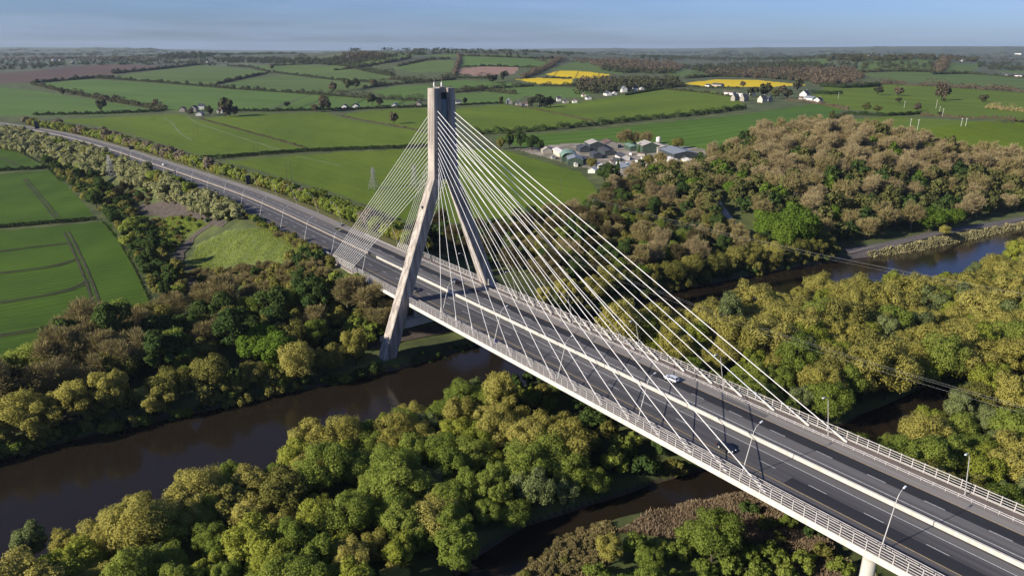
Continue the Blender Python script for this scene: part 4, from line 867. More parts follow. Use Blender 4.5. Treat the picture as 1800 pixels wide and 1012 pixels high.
# scrub around the rough meadow and the dirt track
def zone_px(poly, n, sp, mix, scl, zone, hmax=99):
    c = cand_px(poly, n)
    if not len(c): return []
    k = np.abs(c[:, 1]-np.interp(c[:, 0], RL[::-1, 0], RL[::-1, 1])) > 18.5
    m0 = hit([197], [315], h)[0][:2]; v = CAM[:2]-m0; v /= np.linalg.norm(v)          # the lattice pylon stands in a clearing
    for t in (0, 9, 18): k &= np.hypot(c[:, 0]-m0[0]-v[0]*t, c[:, 1]-m0[1]-v[1]*t) > 8
    return place(c[k], sp, mix, scl, 'tree', zone, hmax)
zone_px([(575,498),(640,500),(700,535),(690,590),(640,605),(590,580),(555,545),(555,515)], 5000, 4.6, [('shrub_olive', 4), ('shrub_green', 3), ('shrub_dark', 3), ('bare_tan', 0.6)], (0.8, 1.3), 'abutment')
zone_px([(86,293),(130,300),(190,330),(236,380),(262,420),(292,440),(318,480),(326,512),(300,532),(272,520),(250,470),(222,420),(182,378),(112,318)], 9000, 5.8, [('shrub_dark', 4), ('shrub_olive', 4), ('ivy_dark', 0.8), ('shrub_green', 1)], (0.7, 1.15), 'field_edge')
zone_px([(250,390),(330,380),(370,392),(330,412),(305,440),(290,440),(265,415)], 5000, 5.2, [('shrub_dark', 3), ('shrub_olive', 3), ('shrub_brown', 1)], (0.35, 0.65), 'track_scrub')
zone_px([(205,335),(260,325),(285,340),(260,362),(215,365)], 3000, 5.0, [('bare_dark', 2), ('shrub_brown', 3), ('shrub_dark', 2)], (0.5, 0.75), 'upper_scrub')
zone_px([(350,488),(430,474),(520,472),(575,480),(585,492),(500,508),(400,508),(345,500)], 6000, 4.4, [('shrub_brown', 8), ('shrub_olive', 1.5)], (0.75, 1.05), 'bramble')
for x in np.arange(-64, -170, -3.4):
    for off in ((-19.5, -23.5, -28) if x > -84 else (-18.8,)):
        p = road_pt(x+random.uniform(-1.5, 1.5), off+random.uniform(-1.5, 1.5)); k = random.choice(['shrub_olive', 'shrub_green', 'shrub_brown', 'shrub_dark', 'shrub_olive']); plant(k, p[0], p[1], random.uniform(0.35, 0.65) if x < -84 else random.uniform(0.6, 1.0), NAMES[k])['zone'] = 'near_slope'
zone_px([(455,478),(545,474),(572,490),(530,518),(455,512)], 6000, 3.9, [('shrub_brown', 4), ('shrub_olive', 3), ('shrub_dark', 1.5)], (0.65, 1.05), 'bramble')
zone_px([(520,408),(560,430),(590,462),(580,480),(548,450),(500,418),(470,400),(490,396)], 3000, 4.6, [('shrub_olive', 4), ('shrub_green', 3), ('shrub_brown', 2)], (0.6, 1.0), 'verge_scrub')
# pale flowering willows on the near side of the motorway
zone_px([(-60,226),(0,228),(60,240),(140,262),(220,290),(300,322),(370,352),(420,378),(425,392),(385,392),(330,372),(285,352),(230,330),(170,312),(110,292),(50,275),(0,262),(-60,255)], 22000, 6.2, [('shrub_pale', 8), ('shrub_olive', 1.3), ('shrub_green', 0.8)], (0.9, 1.45), 'pale_belt')
# far side of the motorway: leafy young trees, then pink blossom further off
prv = -70
while prv > -900:
    for off in (25.5, 31.0):
        p = road_pt(prv+random.uniform(-1.5, 1.5), off+random.uniform(-1.6, 1.6)); k = random.choices(['shrub_green', 'shrub_olive', 'shrub_green', 'shrub_pink'], [5, 3, 2, 0.2 if prv > -420 else 3.5])[0]
        plant(k, p[0], p[1], random.uniform(1.1, 1.6), NAMES[k])['zone'] = 'far_verge'
    prv -= 5.6+max(0, (-prv-300))*0.006
# far bank, right of the tower: dark wood down to the water, bushes on the edge
RW = [(700,405),(760,408),(830,405),(880,400),(960,388),(1030,382),(1058,362),(1068,345),(1130,345),(1200,360),(1250,385),(1300,400),(1330,425),(1350,440),(1280,470),(1200,495),(1110,520),(1000,520),(900,480),(800,450),(730,440)]
c = cand_px(RW, 12000); k = (np.abs(c[:, 1]) > 21) & (-river_s(c[:, 0], c[:, 1]) > 16) & (poly_dist(c[:, 0]-5, c[:, 1]+4, LANE)[0] > 9); c = c[k]; u = to_px(np.c_[c, h(c[:, 0], c[:, 1])])
k = u[:, 0] < 900
place(c[k], 6.8, [('shrub_olive', 3), ('shrub_dark', 4), ('ivy_dark', 2), ('bare_dark', 2)], (0.75, 1.1), 'tree', 'right_slope')
place(c[~k], 7.8, [('bare_brown', 1.2), ('bare_dark', 2), ('bare_tan', 2.5), ('ivy_dark', 4), ('willow_olive', 4), ('willow_green', 1), ('conifer', 0.7)], (0.75, 1.1), 'tree', 'right_wood')
for px, py, s in [(1128,455,0.62), (1165,470,0.62), (1130,500,0.5), (1112,390,0.55), (1350,432,1.1), (1402,442,1.3), (1378,448,1.0), (1460,402,0.75), (1632,408,0.95), (1668,403,0.85), (1290,350,0.8), (1410,345,0.7)]:
    w = hit([px], [py], h)[0]; plant('maple_bright', w[0], w[1], s, 'bright_tree')['zone'] = 'right_bright'
for y in np.arange(30, 236, 3.8):
    k = random.choice(['willow_olive', 'willow_gold', 'shrub_olive', 'willow_olive']); x = np.interp(y, RIV_Y, RIV_F)-1.5-random.uniform(0, 8)
    plant(k, x, y, random.uniform(0.75, 1.15), NAMES[k])['zone'] = 'right_bank'
w = hit([1658], [418], h)[0]; plant('willow_gold', w[0], w[1], 0.75, 'golden_willow')['zone'] = 'rail_bush'
# brown wood on the slope
HW = [(1062,348),(1130,316),(1225,306),(1262,285),(1345,248),(1430,233),(1500,247),(1600,258),(1700,280),(1800,306),(1880,330),(1880,372),(1800,374),(1800,380),(1700,396),(1620,412),(1520,434),(1440,436),(1350,424),(1250,388),(1200,362),(1120,345)]
c = cand_px(HW, 40000); c = c[-river_s(c[:, 0], c[:, 1]) > 20]; rw = gpts([(1490,446),(1560,431),(1640,412),(1720,399),(1800,386),(1900,368)]); c = c[(poly_dist(c[:, 0], c[:, 1], rw)[0] > 9) & (poly_dist(c[:, 0]-5, c[:, 1]+4, LANE)[0] > 9)]; u = to_px(np.c_[c, h(c[:, 0], c[:, 1])])
pts = scatter(c, 8.6); P = np.array(pts); Pz = h(P[:, 0], P[:, 1]); PU = to_px(np.c_[P, Pz]); PD = np.hypot(P[:, 0]-CAM[0], P[:, 1]-CAM[1]); order = np.argsort(PD)
WOOD = []
for n, i in enumerate(order):
    lowr = (PU[i, 1]-(255+0.0*PU[i, 0])) > 70 or PU[i, 0] < 1330
    if lowr: k = random.choices(['far_bare', 'far_bare_tan', 'far_olive', 'far_dark', 'far_green'], [1.8, 2.6, 5, 2.4, 2.2 if PU[i, 0] < 1450 else 1.0])[0]
    else: k = random.choices(['far_bare', 'far_bare_tan', 'far_olive', 'far_dark', 'far_green'], [8, 2, 0.7, 0.3, 0.45])[0]
    if n < 480: plant(k, P[i, 0], P[i, 1], random.uniform(0.85, 1.3), NAMES[k], Pz[i])['zone'] = 'hill_low' if lowr else 'hill_top'
    else: WOOD.append((k, P[i, 0], P[i, 1], Pz[i]))

def cloud_mesh(name, items, m, r, per=150, size=1.7, sx=1.0):
    """many distant tree crowns as one mesh of leaf clumps: (x, y, z, radius, height)"""
    VV = []; n = 0
    I = np.array(items, float); k = np.repeat(np.arange(len(I)), per); N = len(k)
    d = r.normal(size=(N, 3)); d /= np.linalg.norm(d, axis=1)[:, None]; b = 1+0.3*np.sin(d[:, 0]*5+I[k, 0])*np.sin(d[:, 1]*6+I[k, 1])+0.2*np.sin(d[:, 2]*7+k)
    rad = r.uniform(0.35, 1, N)**0.4*b
    P = np.stack([I[k, 0]+d[:, 0]*rad*I[k, 3], I[k, 1]+d[:, 1]*rad*I[k, 3], I[k, 2]+I[k, 4]*0.55+d[:, 2]*rad*I[k, 4]*0.46], 1)
    sz = size*(I[k, 3]/5.0); Nn = d+r.normal(size=d.shape)*0.4; Nn[:, 2] += 0.2
    V, Q = cards(P, Nn, 1.0, 0.8, r); V = (V.reshape(N, 4, 3)-P[:, None])*sz[:, None, None]+P[:, None]
    return np_mesh(name, V.reshape(-1, 3), Q, m)
r9 = np.random.default_rng(99)
for key, mt, lb in [('far_bare', 'twig_brown', 'brown leafless'), ('far_bare_tan', 'twig_tan', 'tan budding'), ('far_olive', 'leaf_wood', 'olive'), ('far_dark', 'leaf_dark', 'dark ivy-clad'), ('far_green', 'leaf_bright', 'yellow-green leafing')]:
    it = [(x, y, z, random.uniform(4.4, 6.2), random.uniform(10.5, 14.5)) for k, x, y, z in WOOD if k == key]
    if it: tag(link(bpy.data.objects.new('woodland', cloud_mesh('woodland', it, M[mt], r9, 420, 0.95))), f'{lb} trees massed along the back of the wood on the slope', 'woodland', kind='stuff')

# ------------------------------------------------------------ hedges, lone trees and far woods
def along(px, step=1.0, hf=None):
    w = hit([p[0] for p in px], [p[1] for p in px], hf or h_base)[:, :2]
    return smooth_line(w, step, 4) if np.hypot(*np.diff(w, axis=0).T).sum() > step*3 else w
def hedge(px, H, Wd, mt, label, dens=1.0, gaps=0.0, size=None, bump=0.35, name='hedge'):
    L = along(px, max(0.6, H*0.3)); r = np.random.default_rng(hash_s(label)); d = np.hypot(L[:, 0]-CAM[0], L[:, 1]-CAM[1]).mean()
    size = size or max(0.5, d*0.0011); per = int(max(6, dens*16*H*Wd/(size*size)*max(0.6, H*0.3)/3)); per = min(per, 60)
    ph = r.uniform(0, 6, 4); s = np.arange(len(L)); prof = 1+bump*(np.sin(s*0.9+ph[0])*0.5+np.sin(s*0.37+ph[1])*0.6+r.normal(size=len(L))*0.35)
    keep = (np.sin(s*0.21+ph[2])+np.sin(s*0.53+ph[3])*0.7+r.normal(size=len(L))*0.4) > (-2.4+gaps*3.0)
    if mt != HG:     # unclipped hedges: bushes and small trees of every height on a low base, with thin places between
        q = np.zeros(len(L)); step_m = max(0.6, H*0.3)
        for c0 in r.uniform(0, len(L), int(len(L)*step_m/(H*0.75))+1): q = np.maximum(q, r.choice([0.55, 0.8, 1.0, 1.25, 1.7], p=[.3, .28, .22, .13, .07])*np.exp(-((s-c0)*step_m/(H*r.uniform(0.25, 0.5)))**2))
        prof = np.maximum(q, 0.22+0.06*r.normal(size=len(L)))
    prof = np.clip(prof, 0.16, 1.9); Z = h(L[:, 0], L[:, 1]); k = np.repeat(np.where(keep)[0], per); N = len(k)
    if N == 0: return None
    hh = H*prof[k]; a = r.uniform(0, 6.283, N); t = np.clip(r.random(N)**0.55, 0.05, 1); rad = Wd*0.5*(0.35+0.65*prof[k])*np.sqrt(np.clip(1-(t*2-0.9)**2*0.75, 0.1, 1))*r.uniform(0.75, 1.08, N)
    P = np.stack([L[k, 0]+rad*np.cos(a), L[k, 1]+rad*np.sin(a), Z[k]+t*hh], 1); Nn = np.stack([np.cos(a), np.sin(a), t*1.2], 1)+r.normal(size=(N, 3))*0.4
    V, Q = cards(P, Nn, size, 0.85, r)
    return tag(link(bpy.data.objects.new(name, np_mesh(name, V, Q, M[mt]))), label, 'hedge' if name == 'hedge' else name.replace('_', ' '), 'field hedges')
HG = 'leaf_hedge'; FB = 'leaf_far'; FBR = 'leaf_far_brown'
HEDGES = [
 ([(-80,404),(0,400),(80,394),(168,386)], 2.2, 2.6, HG, 'clipped dark hedge across the left fields, the nearer of two'), ([(-80,304),(0,301),(60,298),(95,294)], 2.4, 2.8, HG, 'dark hedge across the left fields, the farther of two'),
 ([(178,390),(205,420),(232,465),(258,520),(266,540)], 1.2, 1.2, 'leaf_dark', 'low dark hedge along the right edge of the deep green field'), ([(0,252),(40,271),(80,292),(105,318)], 1.0, 1.0, HG, 'low dark hedge slanting along the wedge field'),
 ([(391,279),(430,275),(520,268),(600,264),(700,261),(757,258)], 3.4, 3.4, HG, 'trimmed black hedge crossing the pastures left of the bridge tower'), ([(356,281),(385,279)], 3.6, 5, HG, 'short clump of dark hedge by the left end of the trimmed black hedge'),
 ([(352,209),(420,228),(500,250),(545,263)], 1.6, 1.6, FBR, 'ragged brown hedge slanting across the pastures', ), ([(600,204),(660,216),(734,229)], 1.5, 1.5, FBR, 'sparse brown hedge slanting down to the tower'),
 ([(60,203),(130,202),(205,200),(290,196)], 3.4, 3.6, HG, 'black hedge under the bluish field at the left edge'), ([(415,196),(480,196),(545,195)], 3.4, 3.6, HG, 'black roadside hedge right of the left farmhouse'), ([(545,195),(620,193),(700,190),(752,188)], 3.0, 3.4, HG, 'dark roadside hedge behind the row of bungalows'),
 ([(800,186),(840,184),(885,182)], 2.6, 3.0, HG, 'dark roadside hedge right of the tower head'), ([(905,186),(950,194),(1000,204),(1045,214)], 1.5, 1.5, FBR, 'ragged fence-line of bushes right of the tower'),
 ([(836,237),(900,234),(980,228),(1050,221),(1120,213),(1200,206),(1260,199),(1310,192)], 5.5, 6.0, HG, 'tall dark hedge between the pastures and the striped crop field'), ([(1100,168),(1160,158),(1200,152)], 3.0, 4.0, HG, 'dark hedge beneath the roadside cottages'),
 ([(1440,224),(1455,215),(1485,203)], 3.2, 4.0, FB, 'dark hedge running down to the brown wood'), ([(1490,202),(1520,203),(1560,204),(1620,201)], 3.0, 4.0, HG, 'bushy dark hedge between the two right pastures'), ([(1620,203),(1700,208),(1780,213),(1880,218)], 2.6, 3.0, FBR, 'thin brown hedge between the two right pastures at the right edge'),
 ([(1428,165),(1455,166),(1478,166)], 5.5, 7, HG, 'isolated clipped block of dark conifers in the right pasture'), ([(1444,153),(1480,155),(1520,154),(1545,151)], 6, 10, HG, 'dark plantation edge above the right pasture'),
 ([(55,147),(100,143),(150,139),(200,136)], 7, 9, FB, 'hedge of dark bushes under the brown ploughed field'), ([(57,149),(90,157),(150,170),(220,183),(290,194)], 7, 8, FB, 'bushy hedge slanting down the left to the farmhouse'), ([(150,137),(200,140),(270,145),(330,150),(400,156),(470,161),(545,166)], 6, 7, FB, 'long bushy hedge across the left middle distance'),
 ([(200,130),(240,126),(300,120),(350,114)], 8, 10, FB, 'hedge of trees rising left of the pale hillside field'), ([(380,149),(420,140),(470,129)], 6, 7, FB, 'hedge of separate bushes on the left hillside'), ([(480,128),(530,134),(600,142),(660,146)], 5, 6, FB, 'thin bushy hedge across the left hillside'), ([(400,116),(440,119),(475,128)], 5, 6, FB, 'short hedge by the lone tree on the left hillside'),
 ([(480,116),(560,112),(620,118),(690,134)], 12, 24, FB, 'broad dark shelter belt across the hill left of the tower'), ([(545,166),(600,170),(650,174),(742,178)], 9, 12, FB, 'broad hedge of bushes left of the tower'), ([(640,156),(680,150),(730,146),(755,146)], 9, 12, FB, 'dark hedge behind the green field left of the tower top'), ([(680,140),(720,142),(755,144),(800,140)], 9, 14, FB, 'dark hedge line passing behind the tower top'),
 ([(780,138),(820,138),(870,139)], 11, 20, FB, 'dark shelter belt below the reddish ploughed field'), ([(800,132),(803,120),(808,106),(806,98)], 9, 14, FBR, 'brown tree line climbing the hill behind the tower'), ([(920,138),(945,128),(970,116),(985,104)], 11, 26, FBR, 'brown tree belt climbing the hill left of the upper rapeseed field'), ([(810,118),(860,117),(930,119),(955,122)], 5, 7, FB, 'thin hedge above the reddish ploughed field'), ([(810,99),(860,100),(930,103),(975,104)], 7, 10, FB, 'upper hedge across the hill behind the tower'),
 ([(790,158),(840,158),(880,155),(940,152)], 8, 12, FB, 'dark hedge right of the tower top'), ([(800,163),(850,160),(905,166)], 9, 14, FB, 'clumpy hedge just right of the tower top'), ([(950,152),(985,152),(1020,152)], 9, 14, FB, 'dark bushes under the lower rapeseed field'), ([(955,138),(980,138),(1004,138)], 4, 5, FB, 'thin dark hedge between the two rapeseed fields'),
 ([(700,117),(750,106),(790,104)], 8, 14, FB, 'slanting hedge of trees left of the hilltop'), ([(590,124),(640,118),(690,109),(720,103)], 9, 16, FB, 'slanting belt of bushes on the hill left of the tower'), ([(1150,156),(1200,160),(1250,165),(1290,171)], 3, 4, FB, 'low hedge behind the rising pasture on the right'), ([(1190,152),(1240,155),(1300,156)], 4, 6, FB, 'hedge along the foot of the long rapeseed strip'), ([(1380,176),(1420,180),(1455,186),(1490,193)], 3, 4, FBR, 'low brown hedge right of the white farmhouses'),
 ([(1500,152),(1560,148),(1620,151),(1700,156),(1800,162),(1880,166)], 10, 22, FBR, 'broad brown tree belt across the right middle distance'), ([(1640,131),(1700,130),(1780,136),(1880,142)], 6, 10, FB, 'hedge across the right distance'), ([(1500,128),(1560,126),(1640,127)], 10, 24, FB, 'bushy belt under the parkland meadow'), ([(1650,127),(1655,117),(1660,108)], 16, 40, FBR, 'large brown clump of trees on the right hill'),
 ([(1735,190),(1790,196),(1880,200)], 9, 16, 'twig_tan', 'brown bushy thicket at the right edge of the pastures'), ([(1205,138),(1260,135),(1330,136),(1400,142)], 9, 20, FB, 'dark tree line behind the long rapeseed strip'),
]
for a in HEDGES: hedge(a[0], a[1], a[2], M and a[3], a[4], gaps=0.35 if a[3] == FBR and a[1] < 3 else (0.16 if a[3] == FB else 0.0), bump=0.12 if 'clipped' in a[4] or 'trimmed' in a[4] else (0.75 if a[3] == FB else 0.45))
# lone trees and clumps: photo column, row of the foot, height in metres, kind, how it looks
LONE = [(178,196,17,'hedge_tree','spreading dark tree alone in the bluish left field'),(110,167,13,'hedge_tree','round dark tree in the slanting left hedge'),(185,180,13,'hedge_tree_brown','pale brown tree in the slanting left hedge, left of a pair'),(205,181,12,'hedge_tree_brown','pale brown tree in the slanting left hedge, right of a pair'),(275,188,12,'hedge_tree_brown','brown tree just left of the farmhouse hedge'),
 (404,205,22,'hedge_tree','tallest dark tree beside the left farmhouse'),(396,206,15,'hedge_tree_brown','brown bare tree beside the left farmhouse'),(412,204,15,'hedge_tree_brown','small brown tree right of the left farmhouse'),(369,203,14,'hedge_tree','round dark tree in front of the left farmhouse'),(336,203,9,'hedge_tree_brown','small brown tree among the left farmhouses'),
 (570,196,22,'hedge_tree_brown','tall bare tree above the roadside left of the tower'),(555,197,12,'hedge_tree_brown','low bare tree above the roadside left of the tower'),(505,188,9,'hedge_tree','small dark bush by the slanting tramlines'),(478,123,17,'hedge_tree_brown','lone round bare tree on the left hillside'),(655,187,16,'hedge_tree','dark tree behind the bungalows left of the tower'),(668,187,12,'hedge_tree_brown','brown tree behind the bungalows left of the tower'),
 (586,162,17,'hedge_tree_brown','brown tree in the hedge gap left of the tower'),(612,158,20,'hedge_tree','tall dark tree left of the tower, first of a pair'),(626,155,16,'hedge_tree','tall dark tree left of the tower, second of a pair'),(658,153,18,'hedge_tree_brown','broad bare tree in the hedge left of the tower'),(692,218,13,'hedge_tree_brown','lone small tree in the pasture left of the tower'),(816,184,10,'hedge_tree','small round dark tree right of the white cottage'),
 (948,190,19,'hedge_tree','dark evergreen clump by the cottages, leftmost'),(936,189,16,'hedge_tree','dark evergreen by the cottages with pale tree beside it'),(960,190,18,'hedge_tree','dark evergreen clump by the cottages, middle'),(968,189,14,'hedge_tree','dark evergreen clump by the cottages, right'),(880,184,11,'far_olive','yellowish round tree at the end of the roadside hedge'),(866,146,22,'hedge_tree','dark round tree below the reddish field, left'),(886,142,20,'hedge_tree','dark round tree below the reddish field, right'),
 (1542,168,16,'hedge_tree','lone narrow tree in the right pasture, left of three'),(1578,169,17,'hedge_tree_brown','lone bare tree in the right pasture, middle of three'),(1654,177,20,'hedge_tree_brown','lone bare spreading tree in the right pasture, right of three'),(1579,181,7,'hedge_tree','small round bush by the pale fence'),(1659,179,5,'hedge_tree','tiny bush right of the pale fence'),
 (1520,201,11,'far_olive','yellow-green bush in the right hedge, left of a pair'),(1542,202,11,'far_olive','yellow-green bush in the right hedge, right of a pair'),(1462,213,9,'far_olive','olive bush where the hedge meets the brown wood'),(1728,180,12,'hedge_tree','dark rounded tree at the thicket on the right'),(1612,195,9,'hedge_tree_brown','narrow bare tree in the right hedge'),(1651,204,5,'hedge_tree','small round bush alone in the big right pasture'),
 (1322,171,17,'hedge_tree','dark tree behind the white farmhouses, first from the left'),(1345,170,18,'hedge_tree','dark tree behind the white farmhouses, second from the left'),(1362,174,14,'far_olive','olive tree behind the white farmhouses'),(1385,173,15,'hedge_tree','dark tree behind the white farmhouses, third from the left'),(1402,160,20,'hedge_tree','tall dark tree standing over the end of the rapeseed strip'),(1305,154,14,'hedge_tree_brown','brown tree before the rapeseed strip'),(1375,166,15,'hedge_tree_brown','brown tree among the white farmhouses'),
 (895,262,16,'ivy_dark','dark conifer left of the farmyard, first'),(915,264,15,'ivy_dark','dark conifer left of the farmyard, second'),(935,265,17,'ivy_dark','dark conifer left of the farmyard, third'),(950,267,13,'ivy_dark','dark conifer left of the farmyard, fourth'),(880,262,10,'willow_olive','olive tree left of the farmyard'),
 (1040,296,8,'willow_olive','round olive bush at the yard corner'),(1062,322,14,'ivy_dark','dark tall conifer at the yard corner, first'),(1074,325,16,'ivy_dark','dark tall conifer at the yard corner, second'),(1085,318,15,'conifer','pointed conifer at the yard corner'),(1112,312,11,'ivy_dark','dark evergreen before the yard, left'),(1125,310,12,'ivy_dark','dark evergreen before the yard, middle'),(1150,308,10,'ivy_dark','dark evergreen before the yard, right'),(1175,308,9,'ivy_dark','dark evergreen before the yard, farthest right'),
 (1160,296,12,'bare_tan','tan budding tree in the yard'),(1140,292,9,'willow_olive','yellow-olive tree in the yard'),(1100,256,13,'bare_tan','tan tree behind the yard, left'),(1090,255,11,'bare_tan','tan tree behind the yard, far left'),(1115,255,14,'bare_tan','tan tree behind the yard, middle'),(1135,256,12,'bare_tan','tan tree behind the yard, right'),(1190,262,10,'willow_olive','olive tree behind the yard'),(1124,268,9,'conifer','pointed dark conifer inside the yard')]
for px, py, Hh, k, lb in LONE:
    w = hit([px], [py], h)[0]; o = plant(k, w[0], w[1], Hh/SPEC[k][1], NAMES[k], w[2]); tag(o, lb, 'tree')
# far woods and copses: photo polygon of their ground, tree height, how many, material
WOODS = [
 ('dark wooded ridge left of the hilltop houses', [(560,108),(600,100),(640,97),(700,98),(690,104),(620,113),(570,116)], 12, 260, FB), ('brown wood on the ridge left of the hilltop', [(600,98),(660,96),(680,100),(620,104)], 14, 120, FBR),
 ('clump of big trees on the left skyline', [(272,103),(300,99),(345,98),(375,100),(372,104),(290,106)], 24, 60, FB), ('tree belt along the left skyline', [(375,104),(460,104),(560,106),(560,112),(460,112),(380,110)], 13, 260, FB), ('scattered trees and hedges around the far left village', [(-60,112),(0,108),(130,107),(280,106),(390,110),(380,116),(180,113),(60,122),(-60,126)], 11, 300, FB),
 ('low woods in the far left distance', [(-60,103),(120,101),(280,102),(280,106),(130,106),(-60,108)], 12, 260, FBR), ('big mixed wood on the far hill right of centre', [(1035,112),(1070,107),(1120,107),(1180,112),(1205,120),(1190,126),(1110,126),(1060,120)], 15, 330, FBR), ('dark edge of the far wood on the hill', [(1060,119),(1110,125),(1190,127),(1185,130),(1100,130),(1058,124)], 13, 120, FB),
 ('tall dark trees behind the roadside cottages', [(1010,156),(1060,148),(1110,145),(1190,147),(1200,153),(1130,158),(1060,165),(1015,166)], 17, 150, FB), ('ivy covered trees beside the lower rapeseed field', [(1012,150),(1060,140),(1080,142),(1075,156),(1020,160)], 16, 60, FBR),
 ('wooded valley in front of the blue hills', [(1195,120),(1300,112),(1400,112),(1400,120),(1330,130),(1240,128)], 13, 380, FB), ('brown wood in the valley behind the rapeseed strip', [(1240,128),(1340,124),(1430,122),(1500,128),(1490,140),(1420,146),(1340,138),(1240,136)], 14, 420, FBR), ('dark trees across the right valley', [(1330,116),(1420,112),(1470,118),(1420,124),(1340,124)], 13, 200, FB), ('brown wood above the right plantation', [(1420,126),(1500,124),(1520,136),(1500,148),(1430,150)], 14, 260, FBR),
 ('parkland trees around the manor on the right hill', [(1450,104),(1500,102),(1530,103),(1560,102),(1660,102),(1720,106),(1715,109),(1600,106),(1500,110),(1455,109)], 18, 200, FB), ('scattered parkland trees below the manor', [(1470,112),(1540,110),(1640,112),(1640,124),(1560,122),(1480,124)], 14, 60, FB), ('trees and hedges round the far right village', [(1720,112),(1800,112),(1880,114),(1880,122),(1760,126),(1715,120)], 11, 160, FB),
 ('hedges and copses in the far right distance', [(1600,96),(1800,95),(1880,96),(1880,108),(1760,108),(1700,102)], 11, 240, FBR), ('hedgerow trees on the hilltop skyline', [(690,95),(760,92),(850,92),(930,95),(930,98),(820,95),(700,98)], 11, 90, FB), ('low woods under the blue hills', [(1100,100),(1250,97),(1450,98),(1450,106),(1300,108),(1150,106)], 13, 380, FB), ('hedgerow trees on the far green hill', [(930,106),(1000,103),(1060,106),(1040,112),(960,110)], 10, 60, FBR)]
for lb, poly, Hh, n, mt in WOODS:
    P = np.array(poly, float); bx = np.stack([rng.uniform(P[:, 0].min(), P[:, 0].max(), n*4), rng.uniform(P[:, 1].min(), P[:, 1].max(), n*4)], 1); bx = bx[in_poly(bx[:, 0], bx[:, 1], poly)][:n]
    w = hit(bx[:, 0], bx[:, 1]); it = [(a, b, z-1, Hh*random.uniform(0.35, 0.6), Hh*random.uniform(0.7, 1.25)) for a, b, z in w]
    tag(link(bpy.data.objects.new('woodland', cloud_mesh('woodland', it, M[mt], r9, 70, 2.3))), lb, 'woodland', kind='stuff')
c = cand_box(-14000, -1500, -6000, 14000, 26000); d = np.hypot(c[:, 0]-CAM[0], c[:, 1]-CAM[1]); c = c[(d > 3200) & (d < 9500)]; zc = h_base(c[:, 0], c[:, 1]); u = to_px(np.c_[c, zc]); k = (u[:, 0] > -80) & (u[:, 0] < 1880) & (np.sin(c[:, 0]*0.004)+np.sin(c[:, 1]*0.0035+c[:, 0]*0.002)+rng.normal(size=len(c))*0.7 > 0.55)
it = [(a, b, z-1, random.uniform(14, 30), random.uniform(9, 15)) for (a, b), z in zip(c[k], zc[k])]
tag(link(bpy.data.objects.new('woodland', cloud_mesh('woodland', it, M[FB], r9, 40, 1.3))), 'hedgerows and copses scattered over the far countryside to the horizon', 'woodland', kind='stuff')

# ------------------------------------------------------------ reeds, scrub mound, railway
def reeds(label, poly, n, m, hh=1.6, wd=0.28, name='reeds'):
    c = cand_px(poly, n*6)[:n]; c = c[(river_s(c[:, 0], c[:, 1]) < 1.5) & (chan_s(c[:, 0], c[:, 1]) < 1.5)]; z = h(c[:, 0], c[:, 1]); N = len(c); a = r9.uniform(0, 6.28, N); H = hh*r9.uniform(0.6, 1.2, N)*(0.75+0.35*np.sin(c[:, 0]*0.5)*np.sin(c[:, 1]*0.4)); w = wd*0.45*r9.uniform(0.6, 1.4, N)
    dx, dy = np.cos(a)*w, np.sin(a)*w; lx, ly = r9.normal(size=N)*0.35*hh/1.6, r9.normal(size=N)*0.35*hh/1.6
    V = np.stack([np.stack([c[:, 0]-dx, c[:, 1]-dy, z-0.1], 1), np.stack([c[:, 0]+dx, c[:, 1]+dy, z-0.1], 1), np.stack([c[:, 0]+dx*0.5+lx, c[:, 1]+dy*0.5+ly, z+H], 1), np.stack([c[:, 0]-dx*0.5+lx, c[:, 1]-dy*0.5+ly, z+H*0.93], 1)], 1)
    return tag(link(bpy.data.objects.new(name, np_mesh(name, V.reshape(-1, 3), np.arange(4*N).reshape(N, 4), M[m]))), label, name, kind='stuff')
reeds('pinkish brown reed bed at the side channel below the bridge', [(1085,935),(1130,912),(1200,893),(1250,880),(1300,862),(1345,878),(1410,915),(1470,975),(1500,1030),(1420,1040),(1350,970),(1290,935),(1180,945)], 42000, 'reed', 1.9)
reeds('tan dry grass under the right end of the bridge', [(1350,960),(1440,950),(1530,1012),(1600,1060),(1420,1060)], 20000, 'reed_pale', 1.2)
reeds('dry brown and green grass over the mound beside the side channel', [(1040,905),(1085,930),(1060,1000),(990,1080),(800,1080),(870,1000),(940,955)], 15000, 'twig_tan', 1.0, 0.4, 'dry_grass')
reeds('pale yellow reeds between the railway and the river', [(1520,446),(1600,430),(1660,416),(1720,406),(1800,392),(1880,378),(1880,388),(1800,405),(1700,425),(1600,448),(1540,462)], 12000, 'reed_pale', 2.0, 0.7)
reeds('tussocks of rough grass over the meadow inside the track', [(322,498),(326,470),(350,432),(400,408),(470,400),(540,425),(575,455),(560,470),(470,458),(380,470)], 9000, 'leaf_green', 0.55, 0.5, 'grass')
reeds('rough green growth between the dirt track and the field edge', [(262,400),(300,380),(350,385),(368,395),(330,412),(305,445),(280,430)], 9000, 'leaf_green', 0.9, 0.5, 'grass')
c = cand_px([(1030,900),(1070,925),(1030,1000),(960,1070),(800,1080),(870,1000),(940,955)], 4000); c = c[chan_s(c[:, 0], c[:, 1]) < -2]
place(c, 2.7, [('shrub_brown', 5), ('shrub_olive', 1)], (0.28, 0.42), 'tree', 'mound')
rl = [(1490,446),(1560,431),(1640,412),(1720,399),(1800,386),(1900,368)]
RW_ = gpts(rl); ribbon('railway_bed', RW_, 7.5, M['ballast'], 0.5, 'grey railway ballast along the far river bank', 'railway')
RLn = smooth_line(RW_, 4, 3); tt = np.gradient(RLn, axis=0); tt /= np.linalg.norm(tt, axis=1)[:, None]; nn = np.stack([-tt[:, 1], tt[:, 0]], 1)
